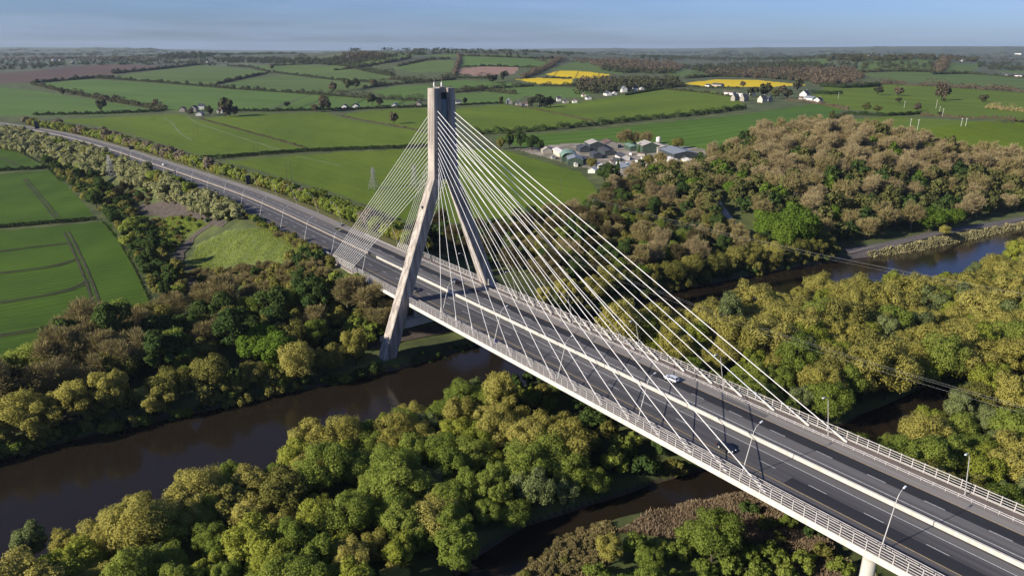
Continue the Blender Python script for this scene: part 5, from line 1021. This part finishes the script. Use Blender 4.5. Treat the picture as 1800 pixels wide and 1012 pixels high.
RT = empty('railway_track', (RLn[0][0], RLn[0][1], 0)); tag(RT, 'single railway track beside the far river bank', 'railway track')
def rpart(b, nm, m): o = b.build(nm, m, RT); o.matrix_parent_inverse = Matrix.Translation((-RLn[0][0], -RLn[0][1], 0))
for s in (-0.8, 0.8):
    b = MB(); P = RLn+nn*s; b.tube([(x, y, z+0.75) for (x, y), z in zip(P, h(P[:, 0], P[:, 1]))], 0.09, 4); rpart(b, 'rail', M['rail_steel'])
b = MB(); d_ = np.r_[0, np.cumsum(np.hypot(*np.diff(RLn, axis=0).T))]
for s in np.arange(1, d_[-1], 1.4):
    x, y = np.interp(s, d_, RLn[:, 0]), np.interp(s, d_, RLn[:, 1]); nx, ny = np.interp(s, d_, nn[:, 0]), np.interp(s, d_, nn[:, 1]); z = np.interp(s, d_, h(RLn[:, 0], RLn[:, 1]))+0.6
    b.add([(x-nx*1.3-ny*.13, y-ny*1.3+nx*.13, z), (x+nx*1.3-ny*.13, y+ny*1.3+nx*.13, z), (x+nx*1.3+ny*.13, y+ny*1.3-nx*.13, z), (x-nx*1.3+ny*.13, y-ny*1.3-nx*.13, z)], [(0, 1, 2, 3)])
o = b.build('sleepers', M['pole_pale'], RT); o.matrix_parent_inverse = Matrix.Translation((-RLn[0][0], -RLn[0][1], 0))
# ------------------------------------------------------------ buildings
BUILD = []
WALL = {'w': 'wall_white', 'c': 'wall_cream', 's': 'wall_stone', 'g': 'wall_green', 'd': 'wall_dark'}
ROOF = {'s': 'roof_slate', 'b': 'roof_brown', 'p': 'roof_pale', 'g': 'roof_green', 'w': 'roof_white', 'y': 'roof_grey'}
def house(px, py, L, Dp, H, rise, rot, wall, roof, label, cat='house', chim=1, wins=True, arch=False):
    w = hit([px], [py], h)[0]; r = empty('house' if cat == 'house' else cat.replace(' ', '_'), tuple(w), R_(rot)); tag(r, label, cat); e = 0.35
    b = MB(); a, d = L/2, Dp/2
    b.add([(-a, -d, -2), (a, -d, -2), (a, d, -2), (-a, d, -2), (-a, -d, H), (a, -d, H), (a, d, H), (-a, d, H), (-a, 0, H+rise*0.97), (a, 0, H+rise*0.97)],
          [(0, 1, 5, 4), (2, 3, 7, 6), (1, 2, 6, 9, 5), (3, 0, 4, 8, 7)]); b.build('wall', M[WALL[wall]], r)
    b = MB()
    if arch:
        n = 9; pr = [(-(d+e)*math.cos(math.pi*i/(n-1)), H+rise*math.sin(math.pi*i/(n-1))) for i in range(n)]
    else: pr = [(-d-e, H-e*rise/d), (0, H+rise), (d+e, H-e*rise/d)]
    n = len(pr); V = []
    for x in (-a-e, a+e):
        for y, z in pr: V.append((x, y, z+0.02))
        for y, z in pr: V.append((x, y, z+0.24))
    F = []
    for i in range(n-1): F += [(i, i+1, 2*n+i+1, 2*n+i), (n+i, 3*n+i, 3*n+i+1, n+i+1)]
    F += [(0, 2*n, 3*n, n), (n-1, 2*n-1, 4*n-1, 3*n-1)]
    F += [tuple(range(n))+tuple(range(2*n-1, n-1, -1)), tuple(range(2*n, 3*n))+tuple(range(4*n-1, 3*n-1, -1))]
    b.add(V, F); rf = b.build('roof', M[ROOF[roof]], r)
    for k in range(chim):
        x = (a-0.9)*(1 if k == 0 else -1); b = MB(); b.box(x-0.5, x+0.5, -0.4, 0.4, H+rise-0.6, H+rise+1.4); b.box(x-0.6, x+0.6, -0.5, 0.5, H+rise+1.4, H+rise+1.55); b.build('chimney', M['wall_stone'], rf)
    if wins and L > 7:
        n = max(2, int(L/4)); 
        for i in range(n):
            x = -a+(i+0.5)*L/n; b = MB(); t = -d
            if i == n//2: b.box(x-0.5, x+0.5, t-0.05, t+0.05, 0, 2.1); b.build('door', M['brick'], r)
            else: b.box(x-0.6, x+0.6, t-0.05, t+0.05, 0.9, 2.2); b.build('window', M['glass_dark'], r)
    elif not wins and L > 12:
        b = MB(); b.box(-a-0.06, -a+0.06, -d*0.35, d*0.35, 0, min(4, H*0.8)); b.build('door', M['dark_metal'], r)
    return r
HOUSES = [
 (322,196,12,8,4,3,150,'s','b','brown-roofed stone house of the left farm, leftmost',1),(342,196,15,9,5,3.6,150,'s','b','long brown-roofed farmhouse behind the hedge'),(355,192,9,8,5,3.5,60,'w','s','white gabled house in the left farm'),(388,198,12,8,4.5,3.5,150,'w','s','white house with slate roof beside the tall tree',1),(352,203,16,8,3.4,1.6,150,'w','y','low shed with long pale grey roof in front of the left farm'),
 (606,191,17,9,3.6,3,146,'w','s','white bungalow with slate roof, leftmost of the row'),(626,190,18,9,3.6,3,146,'w','s','white bungalow with slate roof, second of the row'),(694,188,22,9,3.2,2.4,146,'w','y','long low white bungalow, third of the row'),(736,186,26,9,3.5,3,146,'s','b','long stone house with brown roof just left of the tower'),(806,184,9,8,4.5,3.8,60,'w','s','small white gabled cottage just right of the tower'),
 (895,183,12,9,4.5,4.2,150,'s','y','grey stone house by the dark evergreens'),(912,186,14,9,3.8,3.4,150,'s','s','slate-roofed house by the dark evergreens'),(923,186,8,6,3.5,2.6,60,'w','b','small white house with brown roof by the evergreens'),(982,178,7,6,4.6,3.4,60,'w','s','white gable right of the evergreens'),(994,181,18,8,3,2.2,150,'s','s','long dark-roofed house right of the evergreens'),(1010,181,9,7,3.4,2.4,150,'w','b','small white house at the field corner'),
 (1034,175,12,8,3.4,2.6,155,'w','s','white cottage with slate roof, first up the lane'),(1026,170,9,7,3.4,2.4,155,'c','b','cream cottage behind the lane'),(1068,168,18,10,4,3.6,155,'w','s','large white house with slate roof, second up the lane'),(1080,167,9,7,3,2,155,'w','w','flat pale outbuilding beside the second lane house'),(1096,162,13,10,6,4.2,155,'w','y','two-storey white house, third up the lane'),(1116,160,9,8,5.5,4,65,'w','s','bright white gabled house, fourth up the lane'),(1128,158,12,7,3,1.6,155,'w','w','low white house at the top of the lane'),
 (1245,153,12,7,3.4,2.4,170,'w','s','white cottage in front of the rapeseed strip'),(1262,152,28,9,3.6,2.6,170,'s','s','long dark-roofed barn in front of the rapeseed strip'),(1282,167,24,8,4,1.6,170,'w','b','long white house with brown roof behind the stone houses'),(1292,177,10,9,5,5.5,80,'s','s','stone gabled house of the right group, first'),(1308,178,10,9,5,6,80,'s','s','stone gabled house of the right group, second'),(1340,180,11,10,5,5.2,80,'c','s','cream gabled house of the right group, third'),(1348,178,14,9,4,4,170,'s','s','slate-roofed wing of the third right house'),(1322,168,7,7,6.5,4,80,'w','y','narrow white gabled house behind the right group'),(1300,171,14,8,3.6,2.4,170,'w','w','pale outbuilding roof behind the right group'),
 (1414,172,15,12,6,5.5,100,'w','s','white house with big gable, far right group, rear'),(1424,177,20,9,4,2.6,160,'w','y','long white house with grey roof, far right group, middle'),(1438,181,14,10,4,4,100,'w','s','white gabled house, far right group, front'),(1410,176,9,7,3.4,1.8,160,'s','b','small dark shed of the far right group'),
 (1526,103,26,16,12,5,170,'c','s','cream manor house among the parkland trees on the right hill',2),(1770,135,26,10,5,4,170,'w','s','white house in the right distance, first'),(1790,136,22,10,5,4,170,'w','s','white house in the right distance, second'),(1658,107,14,9,5,4,170,'w','s','small white house beside the brown clump'),(1690,108,14,9,5,4,170,'w','y','pale house right of the brown clump'),(1790,96,60,20,8,3,170,'w','w','long white shed on the far right skyline'),
 (682,87,22,12,7,4,150,'w','w','white hilltop house, left'),(692,86,34,12,6,4,150,'w','w','long white hilltop house, middle'),(708,86,20,12,7,4,150,'w','y','white hilltop house, right'),(612,103,20,12,6,4,150,'w','w','white house on the wooded ridge, left'),(622,102,22,12,6,4,150,'w','b','white house on the wooded ridge, right'),(95,107,26,12,6,4,150,'w','y','white house in the far left village, left'),(105,108,18,12,6,4,150,'c','s','cream house in the far left village, middle'),(128,111,18,10,5,4,150,'w','w','white house in the far left village, right'),(366,110,30,10,5,3,150,'w','w','long white building on the left skyline side'),(398,109,24,10,5,3,150,'w','y','long pale building on the left skyline side'),(50,110,18,10,5,4,150,'w','s','white house near the left edge of the skyline')]
for a in HOUSES: house(*a[:9], a[9], chim=a[10] if len(a) > 10 else 1)
YARD = [
 (1000,281,24,14,3.5,4.5,-38,'g','g','green arched barn at the left of the yard',True),(1010,288,20,13,5,2.2,-38,'g','y','green clad shed with pale panels at the field side of the yard',False),(985,272,30,9,3.4,1.6,-28,'c','w','long low shed with pale sheeted roof at the left of the yard',False),(960,268,14,9,3,2.4,-30,'s','p','ruined looking pale roofed shed at the left end of the yard',False),
 (1045,263,22,15,6.5,2.6,-30,'d','p','large shed with pale roof at the back of the yard',False),(1070,259,20,13,5,2.4,-30,'s','b','brown-roofed shed at the back of the yard',False),(1025,266,18,10,4,2,-30,'d','s','low slate grey shed left of the large pale shed',False),(1066,270,26,10,3.6,1.4,-30,'d','s','long dark open-fronted shed in the middle of the yard',False),(1047,277,16,8,4,1.2,-30,'d','s','dark flat shed behind the green clad shed',False),
 (1110,263,22,9,4,1,-30,'g','g','green wall-like shed at the back of the yard',False),(1138,267,20,16,7,3,-30,'g','p','tall green shed with pale roof by the water tank',False),(1160,266,26,14,5,1.6,-28,'s','p','wide low building with faded pinkish roof behind the black shed',False),(1192,282,34,22,8,2.2,-28,'d','y','large black shed with grey ribbed roof at the right of the yard',False),(1094,280,16,9,3.2,2.4,-30,'w','s','white bungalow with slate roof in the middle of the yard',False),
 (1100,300,20,13,3.6,1.6,-32,'s','y','wide shed with pale blue grey roof at the front of the yard',False),(1056,296,11,6,3,1,-28,'w','w','small white shed at the yard corner',False),(1042,303,8,6,2.4,1.6,-60,'w','w','small white tent-like shed by the pasture',False),(1183,289,18,8,4,1.4,-28,'w','w','white sheeted shed in front of the black shed',False),(1198,285,10,7,3.2,2.6,-28,'w','w','white gabled canopy in front of the black shed',False),(1211,288,12,9,3,1.2,-28,'c','w','cream shed at the right end of the yard',False),(1195,298,14,6,3,1,-28,'c','p','pale rubble-coloured shed by the brown wood',False),(1030,284,14,7,3,1,-32,'d','s','dark lean-to beside the green clad shed',False)]
for px, py, q, wl_, rf_, lb in [(1085,283,20,'d','s','dark container stacked by the bungalow'),(1098,296,60,'w','w','white container at the front of the yard'),(1120,299,10,'c','b','rusty cream container at the front of the yard'),(1075,287,-30,'s','b','brown container left of the bungalow'),(1132,281,-20,'w','y','pale container beside the tall green shed'),(1147,285,40,'c','w','cream container near the budding tree'),(1168,284,-25,'g','g','green container before the black shed'),(1128,274,15,'s','b','brown container behind the bungalow'),(1012,292,-35,'w','w','white container at the pasture edge of the yard'),(972,279,-30,'s','y','grey container by the pale sheeted shed')]:
    YARD.append((px, py, 7.5, 2.8, 2.3, 0.35, q, wl_, rf_, lb, False))
for a in YARD: house(a[0], a[1], a[2], a[3], a[4], a[5], a[6], a[7], a[8], a[9], 'shed', 0, False, a[10])
def van(px, py, m, label, rot, L=5.4, H=2.3):
    w = hit([px], [py], h)[0]; r = empty('van', tuple(w), R_(rot)); tag(r, label, 'van')
    b = MB(); a = L/2; b.add([(-a, -.95, .35), (a, -.95, .35), (a, .95, .35), (-a, .95, .35), (-a, -.9, H), (a*.45, -.9, H), (a*.45, .9, H), (-a, .9, H), (a*.98, -.95, H*.52), (a*.98, .95, H*.52), (a*.62, -.92, H*.58), (a*.62, .92, H*.58)],
        [(3, 2, 1, 0), (4, 5, 6, 7), (0, 4, 7, 3), (0, 1, 8, 10, 5, 4), (3, 7, 6, 11, 9, 2), (1, 2, 9, 8), (8, 9, 11, 10), (10, 11, 6, 5)]); b.build('body', m, r)
    b = MB(); b.add([(a*.615+.03, -.8, H*.6), (a*.615+.03, .8, H*.6), (a*.47+.03, .8, H*.95), (a*.47+.03, -.8, H*.95)], [(0, 1, 2, 3)]); b.build('windscreen', M['glass_dark'], r)
    for x in (-a*.6, a*.6):
        for y in (-.9, .9): b = MB(); b.tube([(x, y-.1, .36), (x, y+.1, .36)], .36, 10); b.build('wheel', M['black_rubber'], r)
for px, py, mm, lb, rot in [(1088,290,'car_white','white van in the yard, leftmost',30),(1105,290,'car_white','white van in the yard beside the bungalow',80),(1112,292,'car_silver','silver van in the yard centre',75),(1122,287,'car_white','white van in the yard near the tall green shed',20),(1130,293,'car_white','white van before the evergreens in the yard',60),(1108,273,'car_white','white van at the back of the yard',140)]: van(px, py, M[mm], lb, rot)
w = hit([1156], [266], h)[0]; r = empty('water_tank', tuple(w)); tag(r, 'white round water tank raised on legs in the yard', 'water tank')
b = MB(); b.tube([(0, 0, 9), (0, 0, 9.2), (0, 0, 13), (0, 0, 13.8)], [2, 2.2, 2.2, 0.4], 20); b.build('tank', M['wall_white'], r)
for a in range(4): b = MB(); x, y = 1.7*math.cos(a*1.571+.78), 1.7*math.sin(a*1.571+.78); b.tube([(x*1.2, y*1.2, -1), (x, y, 9.1)], 0.18, 6); b.build('leg', M['steel_galv'], r)
# ------------------------------------------------------------ lattice pylons, poles, overhead lines, sign boards
def lattice(px, py, H, label, rot=0, bw=2.6, steel='mast_steel'):
    w = hit([px], [py], h)[0]; r = empty('lattice_pylon', tuple(w), R_(rot)); tag(r, label, 'electricity pylon'); m = M[steel]
    def pt(cx, cy, z): t = z/H; k = bw*(1-t)**1.15*1+0.38; return (cx*k, cy*k, z)
    for cx, cy in ((1, 1), (1, -1), (-1, -1), (-1, 1)):
        b = MB(); b.tube([pt(cx, cy, z) for z in np.linspace(-0.5, H, 8)], 0.13, 4); b.build('leg', m, r)
    b = MB(); zs = [0.2, H*.2, H*.38, H*.53, H*.66, H*.77, H*.87, H*.95]
    for z0, z1 in zip(zs[:-1], zs[1:]):
        for (a, c) in (((1, 1), (1, -1)), ((1, -1), (-1, -1)), ((-1, -1), (-1, 1)), ((-1, 1), (1, 1))):
            b.tube([pt(*a, z0), pt(*c, z1)], 0.075, 3, cap=False); b.tube([pt(*c, z0), pt(*a, z1)], 0.075, 3, cap=False); b.tube([pt(*a, z1), pt(*c, z1)], 0.06, 3, cap=False)
    b.build('bracing', m, r)
    for z, L in ((H*.8, 2.6), (H*.9, 2.2), (H*.985, 1.6)):
        b = MB(); b.tube([(-L, 0, z), (L, 0, z)], 0.1, 4); b.tube([(-L, 0, z), (0, 0, z+0.8)], 0.06, 3); b.tube([(L, 0, z), (0, 0, z+0.8)], 0.06, 3); b.build('cross_arm', m, r)
        for s in (-L, L): b = MB(); b.tube([(s, 0, z-0.9), (s, 0, z)], 0.1, 5); b.build('insulator', M['dark_metal'], r)
lattice(197, 315, 18.5, 'pale steel lattice pylon beside the motorway scrub on the left', 25, 3.0, 'steel_galv')
lattice(657, 332, 15.5, 'steel lattice pylon in the pasture left of the cables', 25); lattice(729, 330, 17, 'steel lattice pylon seen through the left cable fan', 25)
def pole(px, py, H, label, m='wood_pole', rad=0.16, arm=0.0):
    w = hit([px], [py], h)[0]; r = empty('power_pole', tuple(w), R_(35)); tag(r, label, 'pole'); b = MB(); b.tube([(0, 0, -1), (0.1, 0, H)], [rad, rad*0.75], 6); b.build('shaft', M[m], r)
    b = MB(); L = arm or 0.9; b.box(-L, L, -0.07, 0.07, H-0.6, H-0.42); b.build('cross_arm', M[m], r)
    b = MB(); b.tube([(0.1, 0, H-0.45), (0.1, 0, H+0.25)], 0.07, 5); b.build('insulator', M['pole_pale'], r); return Vector(w)+Vector((0, 0, H))
for px, py, H, lb in [(505,318,17.5,'dark pole of a pair by the trimmed hedge, left'),(513,320,17.5,'dark pole of a pair by the trimmed hedge, right'),(447,270,13,'dark pole of a pair in the middle pasture, left'),(453,269,13,'dark pole of a pair in the middle pasture, right'),(341,237,13,'dark pole of a pair in the upper pasture, left'),(348,238,13,'dark pole of a pair in the upper pasture, right'),(267,213,13,'thin pole at the top of the long pasture, left'),(272,213,13,'thin pole at the top of the long pasture, right'),(21,263,20,'tall dark pole at the left edge, left of two'),(36,262,20,'tall dark pole at the left edge, right of two'),(985,345,12,'thin pole behind the right cable fan')]: pole(px, py, H, lb)
for px, py, H, lb in [(1598,232,11,'pale pole in the big right pasture, tallest and brightest'),(1612,230,9.5,'pale pole in the big right pasture, right of the tallest'),(1650,203,10,'pale pole on the hedge in the right pasture, left'),(1656,206,9,'pale pole on the hedge in the right pasture, right'),(1473,174,10,'pale pole by the dark conifer block'),(1689,222,7,'thin pale pole far right in the big pasture, left'),(1697,222,7,'thin pale pole far right in the big pasture, right'),(1589,190,9,'thin pale pole near the right hedge'),(1645,191,11,'thin pale pole behind the hedge in the right pasture')]: pole(px, py, H, lb, 'pole_pale', 0.2)
p1 = pole(1041, 400, 17, 'right leg of the wooden pole pair at the field corner', 'wood_pole', 0.17, 2.2); p2 = pole(1032, 392, 17, 'left leg of the wooden pole pair at the field corner', 'wood_pole', 0.17, 1.8)
def at_z(px, py, z): r = px_ray(px, py); t = (z-CAM[2])/r[2]; return Vector(CAM+t*r)
def wire(A, B, sag, label, group, rad=0.016):
    b = MB(); n = 24; b.tube([A+(B-A)*(i/n)-Vector((0, 0, sag*4*(i/n)*(1-i/n))) for i in range(n+1)], rad, 5); o = b.build('power_line', M['wire']); return tag(o, label, 'power line', group)
def spread(A, B, w): d = (B-A).normalized(); n = Vector((-d.y, d.x, 0)).normalized(); return [n*(-w), n*0.1+Vector((0, 0, 0.3)), n*w]
pe = at_z(1900, 537, 1.0)
OFF = spread(p1, pe, 2.0)
for i in range(3): wire(p1+OFF[i], pe+OFF[i]*1.6, 3.2, f'thin pale overhead wire crossing the river and the golden willows, {["lowest","middle","highest"][i]} of three', 'upper overhead line')
q1 = at_z(930, 420, 0.0); q2 = at_z(1880, 742, 0.0)
OFF = spread(q1, q2, 2.3)
for i in range(3): wire(q1+OFF[i], q2+OFF[i], 4.5, f'thin overhead wire passing over the green willows behind the bridge, {["nearest","middle","farthest"][i]} of three', 'lower overhead line', 0.016)
def signboard(px, py, Wd, H, leg, label, rot):
    w = hit([px], [py], h)[0]; r = empty('sign_board', tuple(w), R_(rot)); tag(r, label, 'road sign')
    b = MB(); b.box(-0.06, 0.06, -Wd/2, Wd/2, leg, leg+H); b.build('panel', M['sign_back'], r)
    for y in (-Wd*0.3, 0, Wd*0.3): b = MB(); b.tube([(-0.14, y, -0.6), (-0.14, y, leg+H+0.35)], 0.09, 6); b.build('post', M['steel_galv'], r)
signboard(438, 327, 3.6, 6.2, 1.0, 'tall dark back of a road sign on the far verge', 8); signboard(232, 264, 4.6, 3.2, 0.6, 'small wide dark back of a road sign on the far verge', 10); signboard(66, 228, 5.0, 9, 1.0, 'tall dark back of a road sign far off at the left', 14)
signboard(603, 400, 2.0, 0.9, 0.8, 'small dark cabinet board on the far verge near the bridge', 5)
# ------------------------------------------------------------ cars
def car(x, off, heading, body, label, hatch=False, L=4.4, H=1.47):
    p = road_pt(x, off, 0.0); i = np.argmin(np.abs(RL[:, 0]-x)); t = _tg[i]; rz = math.atan2(t[1], t[0])+(0 if heading < 0 else math.pi)
    r = empty('car', tuple(p), rz); tag(r, label, 'car'); k = L/4.4
    sec = [(-2.2, .70, .42, .72), (-2.12, .80, .30, .90), (-1.7, .87, .22, .97), (-0.6, .90, .20, .96), (0.7, .90, .20, .93), (1.35, .88, .22, .86), (1.95, .80, .26, .74), (2.2, .62, .36, .58)]
    b = MB(); V = []
    for sx, hw, z0, z1 in sec:
        V += [(sx*k, y*hw, z) for y, z in ((-.82, z0), (-1, z0+.16), (-1, z0+(z1-z0)*.55), (-.90, z1-.03), (-.6, z1), (.6, z1), (.90, z1-.03), (1, z0+(z1-z0)*.55), (1, z0+.16), (.82, z0))]
    n = 10; F = [(i*n+j, i*n+(j+1) % n, (i+1)*n+(j+1) % n, (i+1)*n+j) for i in range(len(sec)-1) for j in range(n)]+[tuple(range(n)), tuple(range((len(sec)-1)*n, len(sec)*n))]
    b.add(V, F); b.build('body', body, r, smooth=False, bevel=0.02)
    rb, rt = (-2.0, -1.75) if hatch else (-1.75, -1.05)
    base = [(rb*k, .80, .95), (1.05*k, .80, .90)]; top = [(rt*k, .60, H), (0.25*k, .62, H)]
    b = MB(); b.add([(base[0][0], -.78, .93), (base[1][0], -.78, .89), (base[1][0], .78, .89), (base[0][0], .78, .93), (top[0][0], -.6, H-.04), (top[1][0], -.62, H-.04), (top[1][0], .62, H-.04), (top[0][0], .6, H-.04)], [(3, 2, 1, 0), (4, 5, 6, 7), (0, 1, 5, 4), (1, 2, 6, 5), (2, 3, 7, 6), (3, 0, 4, 7)])
    b.build('windows', M['glass_dark'], r)
    b = MB(); b.box(top[0][0]-.05, top[1][0]+.05, -.63, .63, H-.045, H+.01)
    for sy in (-1, 1):
        for (xa, ya, za), (xb, yb_, zb) in ((base[0], top[0]), (base[1], top[1]), ((-0.35*k, .80, .93), (-0.35*k, .62, H))):
            b.tube([(xa, sy*(ya-.005), za), (xb, sy*(yb_+.005), zb-.02)], .05, 5)
    b.build('roof', body, r)
    for sx in (-1.33*k, 1.36*k):
        for sy in (-.80, .80):
            b = MB(); b.tube([(sx, sy-.11, .33), (sx, sy+.11, .33)], .33, 18); wo = b.build('wheel', M['black_rubber'], r)
            b = MB(); s = 1 if sy > 0 else -1; b.tube([(sx, sy+s*.10, .33), (sx, sy+s*.125, .33)], .2, 14); b.build('rim', M['steel_galv'], wo)
    for sy in (-1, 1):
        b = MB(); b.box(1.98*k, 2.16*k, sy*.60-.14, sy*.60+.14, .56, .70); b.build('headlight', M['lamp_clear'], r)
        b = MB(); b.box(-2.18*k, -2.05*k, sy*.66-.12, sy*.66+.12, .70, .86); b.build('tail_light', M['lamp_red'], r)
        b = MB(); b.box(0.72*k, 0.90*k, sy*.96-.09, sy*.96+.09, .92, 1.04); b.build('mirror', body, r)
    b = MB(); b.box(-2.215*k, -2.195*k, -.26, .26, .5, .61); b.build('number_plate', M['plate_white'], r); return r
car(102.6, 9.1, -1, M['car_silver'], 'silver hatchback on the far carriageway of the bridge', True, 4.5)
car(134.2, -8.9, 1, M['car_black'], 'black saloon on the near carriageway of the bridge', False, 4.6)
car(-7.0, 8.9, -1, M['car_black'], 'dark car on the far carriageway just behind the tower', True, 4.3)
car(-7.5, -9.0, 1, M['car_black'], 'dark car mostly hidden behind the near tower leg', True, 4.3)
w = at_z(300, 292.5, -5.3); car(w.x, 4.9, -1, M['car_white'], 'white car far along the motorway, nearer of two', True, 4.5)
w = at_z(159, 254.5, -9.3); car(w.x, -8.5, 1, M['car_white'], 'white car far along the motorway, farther of two', True, 4.6)
b = MB(); b.tube([(0, 0, 0), (0, 0, 0.9), (0, 0, 1.05)], [0.35, 0.3, 0.1], 10); r = empty('litter_bin', (52.4, -14.75, 0.2)); tag(r, 'small blue drum beside the near parapet of the bridge', 'bin'); b.build('drum', M['blue_plastic'], r)
b = MB(); b.tube([(0, 0, 1.05), (0, 0, 1.12)], 0.33, 10); b.build('lid', M['blue_plastic'], r)

# ------------------------------------------------------------ the air
b = MB(); b.box(-14600, 1500, -9000, 15500, -40, 135); hz = b.build('haze', []); 
hm = bpy.data.materials.new('haze_air'); hm.use_nodes = True; n = hm.node_tree.nodes; n.remove(n['Principled BSDF'])
pv = n.new('ShaderNodeVolumePrincipled'); pv.inputs['Color'].default_value = (0.70, 0.84, 1.0, 1); pv.inputs['Density'].default_value = 0.000030; pv.inputs['Anisotropy'].default_value = 0.2
hm.node_tree.links.new(pv.outputs[0], n['Material Output'].inputs['Volume']); hz.data.materials.append(hm); tag(hz, 'thin blue haze over the countryside', 'haze', kind='stuff')

# ------------------------------------------------------------ labels that tell the trees apart
LAND = [('the bottom left corner', 60, 985), ('the left bottom edge', 300, 985), ('the mid bottom edge', 620, 985), ('the grassy mound', 950, 975), ('the bottom deck edge', 1180, 980), ('the pier', 1420, 985),
 ('the left island shore', 330, 850), ('the middle island shore', 560, 760), ('the island tip', 800, 680), ('the middle of the island', 640, 870), ('the island behind the mound', 880, 860), ('the side channel bend', 1080, 850), ('the deck above the side channel', 1180, 790), ('the near deck edge', 960, 720),
 ('the left edge of the river', 30, 760), ('the far bank at the left', 200, 720), ('the middle far bank', 430, 670), ('the tower foot', 640, 630), ('the abutment wall', 590, 520), ('the deep green field', 130, 590), ('the field hedge end', 280, 550), ('the bright green tree', 470, 560), ('the bramble mound', 470, 480), ('the bend of the dirt track', 330, 440), ('the dark field hedge', 200, 400), ('the lattice pylon by the motorway', 200, 310), ('the pole pair at the left edge', 40, 260), ('the shadowed slip of motorway', 380, 350),
 ('the tall road sign', 440, 330), ('the small dark road sign', 235, 265), ('the far left road sign', 66, 225), ('the left cable fan', 600, 390), ('the far tower leg', 830, 430), ('the deck behind the cables', 960, 470), ('the wooden pole pair', 1030, 380), ('the yard front', 1120, 330), ('the brown wood top', 1260, 290), ('the wood summit', 1430, 240), ('the rightmost wood edge', 1700, 290),
 ('the brown wood centre', 1480, 320), ('the white lane', 1290, 400), ('the big bright green pair', 1390, 400), ('the railway end', 1500, 430), ('the railway at the right edge', 1720, 390), ('the right brown wood', 1750, 340), ('the dark river wood', 1150, 460), ('the far bank bushes', 1300, 470),
 ('the shore behind the cables', 1150, 570), ('the great golden willow', 1430, 510), ('the sunlit water', 1580, 520), ('the shore at the right edge', 1750, 470), ('the cable ends', 1250, 630), ('the lower overhead wires', 1480, 620), ('the rightmost golden crowns', 1740, 560), ('the silver car', 1200, 650), ('the last cable anchor', 1480, 720), ('the muddy pool', 1560, 760), ('the upper right parapet', 1740, 700), ('the rightmost far lamp', 1760, 810)]
PHRASE = {'willow_lime': 'yellow-green willow', 'willow_grey': 'grey-green willow', 'willow_gold': 'golden willow', 'willow_green': 'fresh green willow', 'willow_olive': 'olive willow', 'maple_bright': 'bright green tree', 'ivy_dark': 'dark ivy-clad tree', 'bare_brown': 'bare brown tree', 'bare_tan': 'tan budding tree', 'bare_dark': 'dark bare tree', 'conifer': 'pointed conifer',
 'shrub_pale': 'pale flowering shrub', 'shrub_green': 'leafy green shrub', 'shrub_olive': 'olive shrub', 'shrub_dark': 'dark green shrub', 'shrub_brown': 'brown bush', 'shrub_pink': 'pinkish blossom tree', 'far_bare': 'bare brown wood tree', 'far_bare_tan': 'tan budding wood tree', 'far_olive': 'olive wood tree', 'far_green': 'yellow-green wood tree', 'far_dark': 'dark evergreen wood tree', 'hedge_tree': 'dark hedge tree', 'hedge_tree_brown': 'brown hedge tree'}
cells = {}
for (o, key, x, y, z, sc) in TREES:
    if o.get('label'): continue
    Hh = SPEC[key][1]*sc; u = to_px([(x, y, z+Hh*0.6)])[0]
    d = [(((u[0]-a)**2+((u[1]-b)*1.3)**2), i) for i, (_, a, b) in enumerate(LAND)]; i = min(d)[1]; _, a, b = LAND[i]; dx, dy = u[0]-a, u[1]-b
    if abs(dx) > abs(dy)*1.3: rel = 'left of' if dx < 0 else 'right of'
    else: rel = 'just above' if dy < 0 else 'just below'
    cells.setdefault((key, rel, i), []).append((o, u[0], u[1], sc))
def strip_name(o): return o
for (key, rel, i), L in cells.items():
    base = f'{PHRASE[key]} {rel} {LAND[i][0]}'; cat = 'shrub' if 'shrub' in key and key != 'shrub_pink' else 'tree'
    rest = list(L); done = []
    def take(word, f):
        if rest: m = f(rest); rest.remove(m); done.append((word, m))
    if len(L) == 1: done.append(('only', rest.pop()))
    else:
        take('leftmost', lambda r: min(r, key=lambda t: t[1])); take('rightmost', lambda r: max(r, key=lambda t: t[1]))
        take('lowest-standing', lambda r: max(r, key=lambda t: t[2])); take('farthest', lambda r: min(r, key=lambda t: t[2]))
        take('largest remaining', lambda r: max(r, key=lambda t: t[3])); take('smallest remaining', lambda r: min(r, key=lambda t: t[3]))
        rest.sort(key=lambda t: t[1])
        for n, t in enumerate(rest[:8]): done.append((ORD[n]+' inner', t))
        rest = rest[8:]
    for w, t in done: tag(t[0], f'{w} {base}' if w != 'only' else f'single {base}', cat, f'{PHRASE[key]}s {rel} {LAND[i][0]}' if len(L) > 1 else None)
    for t in rest: tag(t[0], f'another {base}', cat, f'{PHRASE[key]}s {rel} {LAND[i][0]}')
for (o, *_r) in TREES:
    if 'zone' in o: del o['zone']
